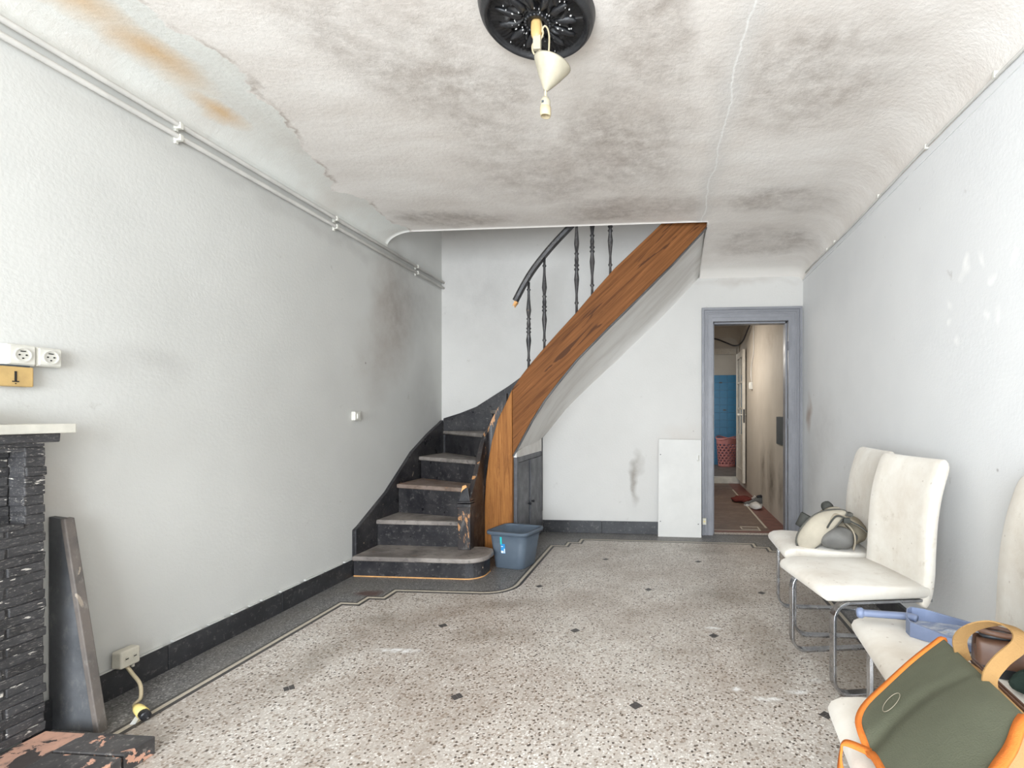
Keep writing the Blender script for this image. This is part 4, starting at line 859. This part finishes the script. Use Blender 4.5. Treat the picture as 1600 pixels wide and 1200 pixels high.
def patch(name, x0, x1, z0, z1, d, mat): return obj(name, [bface(x0, z0, d), bface(x1, z0, d), bface(x1, z1, d), bface(x0, z1, d), bface(x0, z0, d - .001), bface(x1, z0, d - .001), bface(x1, z1, d - .001), bface(x0, z1, d - .001)], BF, mat, bc)
lb = patch('label', -.045, -.010, .115, .185, .003, 'sticker_blue'); patch('label_loop', -.048, -.034, .18, .235, .0035, 'sticker_teal')
patch('label_print', -.043, -.024, .117, .134, .0045, 'sticker_white'); patch('label_print', -.018, -.011, .118, .150, .0045, 'sticker_white'); patch('label_print', -.040, -.026, .163, .168, .0045, 'sticker_white')

# ------------------------------------------------------------------ chairs
def flat_path():
    P = [(.19, .372), (-.155, .372)]
    P += [(-.155 - .065 * math.sin(math.radians(a)), .307 + .065 * math.cos(math.radians(a))) for a in range(15, 91, 15)]
    P += [(-.22, .071)] + [(-.155 - .065 * math.cos(math.radians(a)), .071 - .065 * math.sin(math.radians(a))) for a in range(15, 91, 15)] + [(.23, .006)]
    return P
def chair_parts(label):
    d = thing('cantilever_chair', label, 'chair', (0, 0, 0), 'cream cantilever chairs along the right wall')
    for s in (-1, 1):
        obj('leg', *legv(s), 'chrome', d, local=True, bevel=.002)
    obj('floor_bar', *boxes([(.205, .235, -.177, .177, 0, .012)]), 'chrome', d, local=True, bevel=.002)
    obj('seat_bar', *boxes([(.10, .13, -.177, .177, .362, .374)]), 'chrome', d, local=True, bevel=.002)
    prof = [(.18, .38), (-.215, .38), (-.252, .384), (-.272, .398), (-.276, .414), (-.268, .430), (-.245, .442), (-.20, .447), (-.08, .440), (.05, .432), (.18, .430)]
    obj('seat', *seatv(prof, .216), 'chair_fabric', d, local=True, smooth=True)
    cl = [(.155, .345), (.172, .40), (.182, .47), (.186, .56), (.194, .68), (.212, .79), (.238, .88), (.258, .935)]
    obj('backrest', *backv(cl, .052, .216), 'chair_fabric', d, local=True, smooth=True)
    return d
def legv(s):
    P = flat_path(); V, Fc = [], []; n = len(P)
    for i, (x, z) in enumerate(P):
        a = Vector(P[max(0, i - 1)]); b = Vector(P[min(n - 1, i + 1)]); t = (b - a).normalized(); nx, nz = -t.y, t.x
        for q, yy in ((-.006, -.019), (.006, -.019), (.006, .019), (-.006, .019)): V.append((x + nx * q, s * .192 + yy, z + nz * q))
    for i in range(n - 1):
        for k in range(4): k2 = (k + 1) % 4; Fc.append((i * 4 + k, i * 4 + k2, (i + 1) * 4 + k2, (i + 1) * 4 + k))
    Fc.append((0, 1, 2, 3)); Fc.append(((n - 1) * 4 + 3, (n - 1) * 4 + 2, (n - 1) * 4 + 1, (n - 1) * 4)); return V, Fc
def crossloft(prof, hw, r, cx_, cz_):
    """profile (x,z) carried across y with rounded shoulders"""
    rings = []
    ys_ = [-hw, -hw + r * .13, -hw + r * .4, -hw + r, -hw * .4, 0, hw * .4, hw - r, hw - r * .4, hw - r * .13, hw]; ins = [r, r * .5, r * .2, 0, 0, 0, 0, 0, r * .2, r * .5, r]
    n = len(prof)
    def inset(d):
        out = []
        for i, p in enumerate(prof):
            a = Vector(prof[i - 1]); b = Vector(p); e_ = Vector(prof[(i + 1) % n]); t = (e_ - a).normalized(); nn = Vector((-t.y, t.x))
            if nn.dot(Vector((cx_, cz_)) - b) < 0: nn = -nn
            out.append(b + nn * d)
        return out
    V, Fc = [], []
    for y, d in zip(ys_, ins): V += [(p.x, y, p.y) for p in inset(d)]
    for i in range(len(ys_) - 1):
        for k in range(n): k2 = (k + 1) % n; Fc.append((i * n + k, i * n + k2, (i + 1) * n + k2, (i + 1) * n + k))
    Fc.append(tuple(range(n))[::-1]); Fc.append(tuple(range((len(ys_) - 1) * n, len(ys_) * n))); return V, Fc
def seatv(prof, hw): return crossloft(prof, hw, .014, -.04, .41)
def backv(cl, th, hw):
    V, Fc = [], []; P = smooth_path([(x, 0, z) for x, z in cl], 4); n = len(P); rings = []
    for i, p in enumerate(P):
        t = (P[min(n - 1, i + 1)] - P[max(0, i - 1)]).normalized(); nx = Vector((-t.z, 0, t.x))
        f = 1.0; wd = hw
        k = n - 1 - i
        if k < 4: f = (.35, .7, .88, .97)[k]; wd = hw - (.022, .010, .004, .001)[k]
        if i < 3: f = (.5, .8, .95)[i]
        h = th / 2 * f; r = min(h, .018); ring = []
        bow = .012 * (1 - 0)
        for q in range(10):
            yy = -wd + r + (2 * (wd - r)) * q / 9; ring.append((yy, -h + bow * (1 - (yy / hw) ** 2) * -.0 + .010 * (1 - (yy / hw) ** 2)))
        ring += [(wd - r * .3, -h * .72), (wd, 0), (wd - r * .3, h * .72)]
        for q in range(10):
            yy = wd - r - (2 * (wd - r)) * q / 9; ring.append((yy, h + .006 * (1 - (yy / hw) ** 2)))
        ring += [(-wd + r * .3, h * .72), (-wd, 0), (-wd + r * .3, -h * .72)]
        rings.append([tuple(p + Vector((0, yy, 0)) - nx * dd) for yy, dd in ring])
    return loft(rings)
CH = [('cream chair farthest along the right wall, holding the beige bag', (.862, 2.86), 0), ('empty cream chair, second from the door, turned slightly out', (.838, 2.335), 10.5), ('cream chair carrying the blue dustpan', (.872, 1.555), -5), ('nearest cream chair, mostly hidden under the green bag', (.641, 1.045), -5)]
first = None
for lab, (x, y), a in CH:
    if first is None: first = chair_parts(lab); o = first
    else:
        o = first.copy(); COL.objects.link(o); o['label'] = lab
        for ch in list(first.children): k = ch.copy(); COL.objects.link(k); k.parent = o
    o.location = (x, y, 0); o.rotation_euler = (0, 0, math.radians(a))

# ------------------------------------------------------------------ beige bag on the far chair
bg = thing('beige_bag', 'slumped beige and grey shoulder bag on the farthest chair', 'bag', (.86, 2.80, .44))
obj('body', *lump((.92, 2.82, .505), (.14, .12, .080), 30, 18, 11, .10, flat=.4425, rot=.1), 'beige_shade', bg, smooth=True)
TP = smooth_path([(.80, 0, .575), (.845, 0, .628), (.885, 0, .632), (.93, 0, .598), (.985, 0, .565), (1.035, 0, .52), (1.062, 0, .452)], 6)
def tpan(u, v):
    p = along(TP, u); y = 2.655 + .24 * v; return Vector((p.x - .012 * v, y + .012 * math.sin(5 * u), p.z - .030 * (2 * v - .9) ** 2 + .006 * math.sin(14 * u + 3 * v)))
tp = obj('top_panel', *sheet(tpan, 36, 10, .006, (-.3, 0, -.95)), 'beige_cloth', bg, smooth=True)
obj('panel_piping', *tube([tpan(k / 40, 0) for k in range(41)], .0045, 6), 'cap_dark', tp, smooth=True)
PT = Vector((.66, .05, .72)).normalized(); PS = Vector((.62, -.35, -.55)); PS = (PS - PT * PS.dot(PT)).normalized(); PN = PT.cross(PS).normalized()
PC = Vector((.775, 2.70, .548))
def leaf(a, r=1.0): return PC + PT * (.150 * r * math.cos(a)) + PS * (.058 * r * math.sin(a) * (1 - .25 * math.cos(a))) + Vector((.03, 0, -.035)) * (max(0, math.cos(a)) ** 2 * r)
Vp, Fp = lump((0, 0, 0), (1, 1, 1), 36, 14, 77, .05)
lf = obj('front_pocket', [leaf(math.atan2(y_, x_), math.hypot(x_, y_)) + PN * (-.034 * z_) for x_, y_, z_ in Vp], Fp, 'beige_light', bg, smooth=True)
obj('piping', *tube([leaf(2 * math.pi * k / 48, 1.02) for k in range(49)], .0055, 8), 'strap_grey', lf, smooth=True)
obj('nylon_pouch', *lump((.865, 2.69, .492), (.10, .055, .058), 26, 16, 21, .16, flat=.4425, rot=.12), 'nylon_grey', bg, smooth=True)
obj('pouch_strap', *sweep(smooth_path([(.925, 2.655, .445), (.930, 2.645, .49), (.925, 2.66, .535), (.905, 2.72, .565)]), rect(.022, .004), (1, 0, .2)), 'beige_cloth', bg, smooth=True)
obj('side_cup', *lathe([(.0, -.03), (.036, -.03), (.04, .04), (.036, .045), (.031, .035), (0, .0)], (.725, 2.80, .545), 18, Matrix.Rotation(.5, 3, 'Y')), 'cap_dark', bg, smooth=True)
obj('top_loop', *lump((.842, 2.80, .632), (.030, .03, .030), 16, 10, 8, .15), 'cap_dark', bg, smooth=True)
obj('shoulder_strap', *sweep([tpan(t, .38) + Vector((0, 0, .006)) for t in [.08 + .045 * k for k in range(12)]], rect(.036, .006), (0, 0, 1)), 'beige_light', bg, smooth=True)
pb = tpan(.47, .25); bk = obj('buckle', *boxes([(pb.x - .026, pb.x + .026, pb.y - .02, pb.y + .03, pb.z - .006, pb.z + .012)]), 'strap_grey', bg, bevel=.004)
pb = tpan(.38, .0); obj('buckle_slide', *boxes([(pb.x - .016, pb.x + .016, pb.y - .014, pb.y + .006, pb.z - .02, pb.z + .006)]), 'cap_dark', bk, bevel=.003)
obj('silver_edge', *lump((1.045, 2.70, .470), (.022, .02, .025), 12, 8, 4, .3, flat=.4425), 'steel', bg, smooth=True)

# ------------------------------------------------------------------ dustpan on the third chair
dp = thing('dustpan', 'blue plastic dustpan lying on the third chair, dusty inside', 'dustpan', (.80, 1.67, .44))
A = Vector((.625, 1.73, .475)); Bq = Vector((.76, 1.705, .478)); ax = Vector((.118, -.10, 0)).normalized()
def dpan(lx, ly, lz):
    f_ = Vector((.905, -.425, 0)).normalized(); s_ = Vector((.425, .905, 0)); return Vector((.755, 1.70, .437)) + f_ * lx + s_ * ly + Vector((0, 0, lz))
obj('handle', *sweep(smooth_path([A, A.lerp(Bq, .12), A.lerp(Bq, .55), Bq, dpan(.03, 0, .040)]), [(-.013, -.004), (-.009, -.009), (.009, -.009), (.013, -.004), (.012, .006), (.006, .010), (-.006, .010), (-.012, .006)], (0, 0, 1)), 'dustpan_blue', dp, smooth=True)
obj('handle_end', *lathe([(0, -.012), (.012, -.011), (.017, -.004), (.0165, .006), (.011, .013), (0, .014)], A, 14, (Bq - A).to_track_quat('Z', 'Y').to_matrix()), 'dustpan_blue', dp, smooth=True)
W0, W1, LN = .07, .108, .235
out = [(0, -W0 * .55), (.012, -W0), (.05, -W0 - .012), (LN, -W1), (LN, W1), (.05, W0 + .012), (.012, W0), (0, W0 * .55)]
n = len(out); V = [dpan(x, y, .008) for x, y in out] + [dpan(x, y, .011) for x, y in out]
obj('tray', V, [tuple(range(n))[::-1], tuple(range(n, 2 * n))] + [(i, (i + 1) % n, n + (i + 1) % n, n + i) for i in range(n)], 'dustpan_dusty', dp)
wp = [(LN, -W1), (.05, -W0 - .012), (.012, -W0), (0, -W0 * .55), (0, W0 * .55), (.012, W0), (.05, W0 + .012), (LN, W1)]
hs = [.013, .048, .052, .054, .054, .052, .048, .013]; V, Fc = [], []
for (x, y), hh in zip(wp, hs):
    k = 1 - .0; V += [dpan(x, y, .0065), dpan(x, y * 1.05, hh), dpan(x + .003, y * .95 * 1.03, hh), dpan(x + .003, y * .965, .0065)]
for i in range(len(wp) - 1):
    for k in range(4): k2 = (k + 1) % 4; Fc.append((i * 4 + k, i * 4 + k2, (i + 1) * 4 + k2, (i + 1) * 4 + k))
Fc.append((0, 1, 2, 3)); Fc.append((len(V) - 1, len(V) - 2, len(V) - 3, len(V) - 4))
obj('wall', V, Fc, 'dustpan_blue', dp)
for y in (-.028, .0, .028): obj('rib', *join(([tuple(dpan(x, yy, zz)) for x, yy, zz in ((.10, y - .006, .011), (LN - .01, y - .006, .011), (LN - .01, y + .006, .011), (.10, y + .006, .011), (.11, y - .003, .016), (LN - .02, y - .003, .015), (LN - .02, y + .003, .015), (.11, y + .003, .016))], BF)), 'dustpan_dusty', dp)

# ------------------------------------------------------------------ boots behind the bag
shoe('leather_boot', 'brown leather boot with dark lining behind the bag handle', 'boot', (.945, 1.43, .437), math.radians(-12), .25, 'leather_brown', 'leather_black', 'leather_brown')
o = obj('folded_cloth', *lump((.90, 1.325, .462), (.06, .055, .030), 24, 12, 31, .22, flat=.438), 'cloth_green_dark', smooth=True, base='self'); tag(o, 'dark green crumpled cloth beside the boot', 'cloth')

# ------------------------------------------------------------------ green satchel on the nearest chair
sg = thing('green_satchel', 'green flap satchel with orange binding and tan handle on the nearest chair', 'bag', (.55, 1.05, .44))
TA, TB = Vector((.640, 1.25, .605)), Vector((.606, .925, .612))          # ends of the folded top edge
FAR = smooth_path([TA, (.574, 1.222, .570), (.507, 1.19, .536), (.388, 1.123, .480)], 12)
NEAR = smooth_path([TB, (.569, .885, .617), (.531, .845, .606), (.481, .80, .597), (.42, .75, .565), (.37, .70, .50)], 8)
def flap(u, v):
    r = .17
    if v > 1 - r and u < r:                                              # round the visible front corner
        a, b = (v - 1 + r) / r, (r - u) / r; q = max(a, b) / max(1e-6, math.hypot(a, b)); u, v = r - b * q * r, 1 - r + a * q * r
    p = along(FAR, v).lerp(along(NEAR, v), u)
    p.z += .014 * math.sin(math.pi * u) * math.sin(math.pi * v) - .012 * math.exp(-((u - .30 - .30 * (.8 - v)) / .05) ** 2) * v + .006 * math.sin(9 * u + 4 * v) * v * (1 - v) * 2
    if v < .05: p.z -= .012 * (1 - v / .05) ** 2
    return p
fl = obj('flap', *sheet(flap, 40, 40, .005, (.35, 0, -.94)), 'canvas_green', sg, smooth=True, fixn=True)
edge = [flap(0, k / 30) for k in range(31)] + [flap(k / 30, 1) for k in range(1, 31)]
edge2 = [flap(1, k / 30) for k in range(31)]
obj('binding', *sweep([p + Vector((0, 0, -.001)) for p in edge], rect(.013, .009), (-.3, 0, 1)), 'binding_orange', fl, smooth=True); obj('binding', *sweep([p + Vector((0, 0, -.001)) for p in edge2], rect(.016, .009), (-.3, 0, 1)), 'binding_orange', fl, smooth=True)
cc = [flap(.17 + .044 * math.cos(a), .78 + .055 * math.sin(a)) + Vector((-.001, -.001, .0025)) for a in [2 * math.pi * k / 24 for k in range(25)]]
obj('stitched_ring', *tube(cc, .0006, 5), 'beige_cloth', fl)
def bodyf(k, t):                                                         # tan body: sections along the top edge
    pass
rings = []
for t in [.10, .13, .2, .35, .5, .7, .9, .97, 1]:
    a = TA.lerp(TB, t); q = (.72 if t in (.10, 1) else (.84 if t in (.13, .97) else (.92 if t == .2 else 1.0))); ctr = Vector((a.x - .02, a.y, .515))
    sec = [(-.195, -.070), (-.17, -.036), (-.10, .018), (.005, .070), (.035, .078), (.060, .060), (.105, .0), (.125, -.045), (.115, -.072), (0, -.074), (-.12, -.074)]
    rings.append([tuple(ctr + Vector((x * q, 0, z * (q if z > 0 else 1)))) for x, z in sec])
obj('body', *loft(rings), 'canvas_tan', sg, smooth=True)
for dz, nm in ((.026, 'top_seam'), (.052, 'zip')):
    pth = [TA.lerp(TB, t) + Vector((dz * 1.1, 0, -.004 - dz * .75)) for t in [.02 + .96 * k / 12 for k in range(13)]]
    obj(nm, *tube(pth, .003, 6), 'zip_brown', sg, smooth=True)
hp = smooth_path([(.641, 1.17, .585), (.631, 1.17, .632), (.646, 1.15, .668), (.679, 1.12, .690), (.691, 1.08, .690), (.681, 1.06, .672), (.643, 1.05, .645), (.616, 1.04, .618), (.612, 1.03, .588)], 6)
V, Fc = [], []
for i, p in enumerate(hp):
    t = (hp[min(i + 1, len(hp) - 1)] - hp[max(i - 1, 0)]).normalized(); wv_ = Vector((.95, .15, -.25)); wv_ = (wv_ - t * wv_.dot(t)).normalized(); nn = t.cross(wv_)
    for a, b in ((-.016, -.0015), (.016, -.0015), (.016, .0015), (-.016, .0015)): V.append(tuple(p + wv_ * a + nn * b))
for i in range(len(hp) - 1):
    for k in range(4): k2 = (k + 1) % 4; Fc.append((i * 4 + k, i * 4 + k2, (i + 1) * 4 + k2, (i + 1) * 4 + k))
Fc += [(0, 1, 2, 3), (len(V) - 1, len(V) - 2, len(V) - 3, len(V) - 4)]
obj('handle', V, Fc, 'webbing_tan', sg, smooth=False)
obj('side_strap', *sweep(smooth_path([flap(.26, .99), (.352, 1.05, .470), (.345, 1.055, .452), (.342, 1.05, .42), (.345, 1.03, .39)]), rect(.016, .004), (-.5, .2, 1)), 'binding_orange', sg, smooth=True)
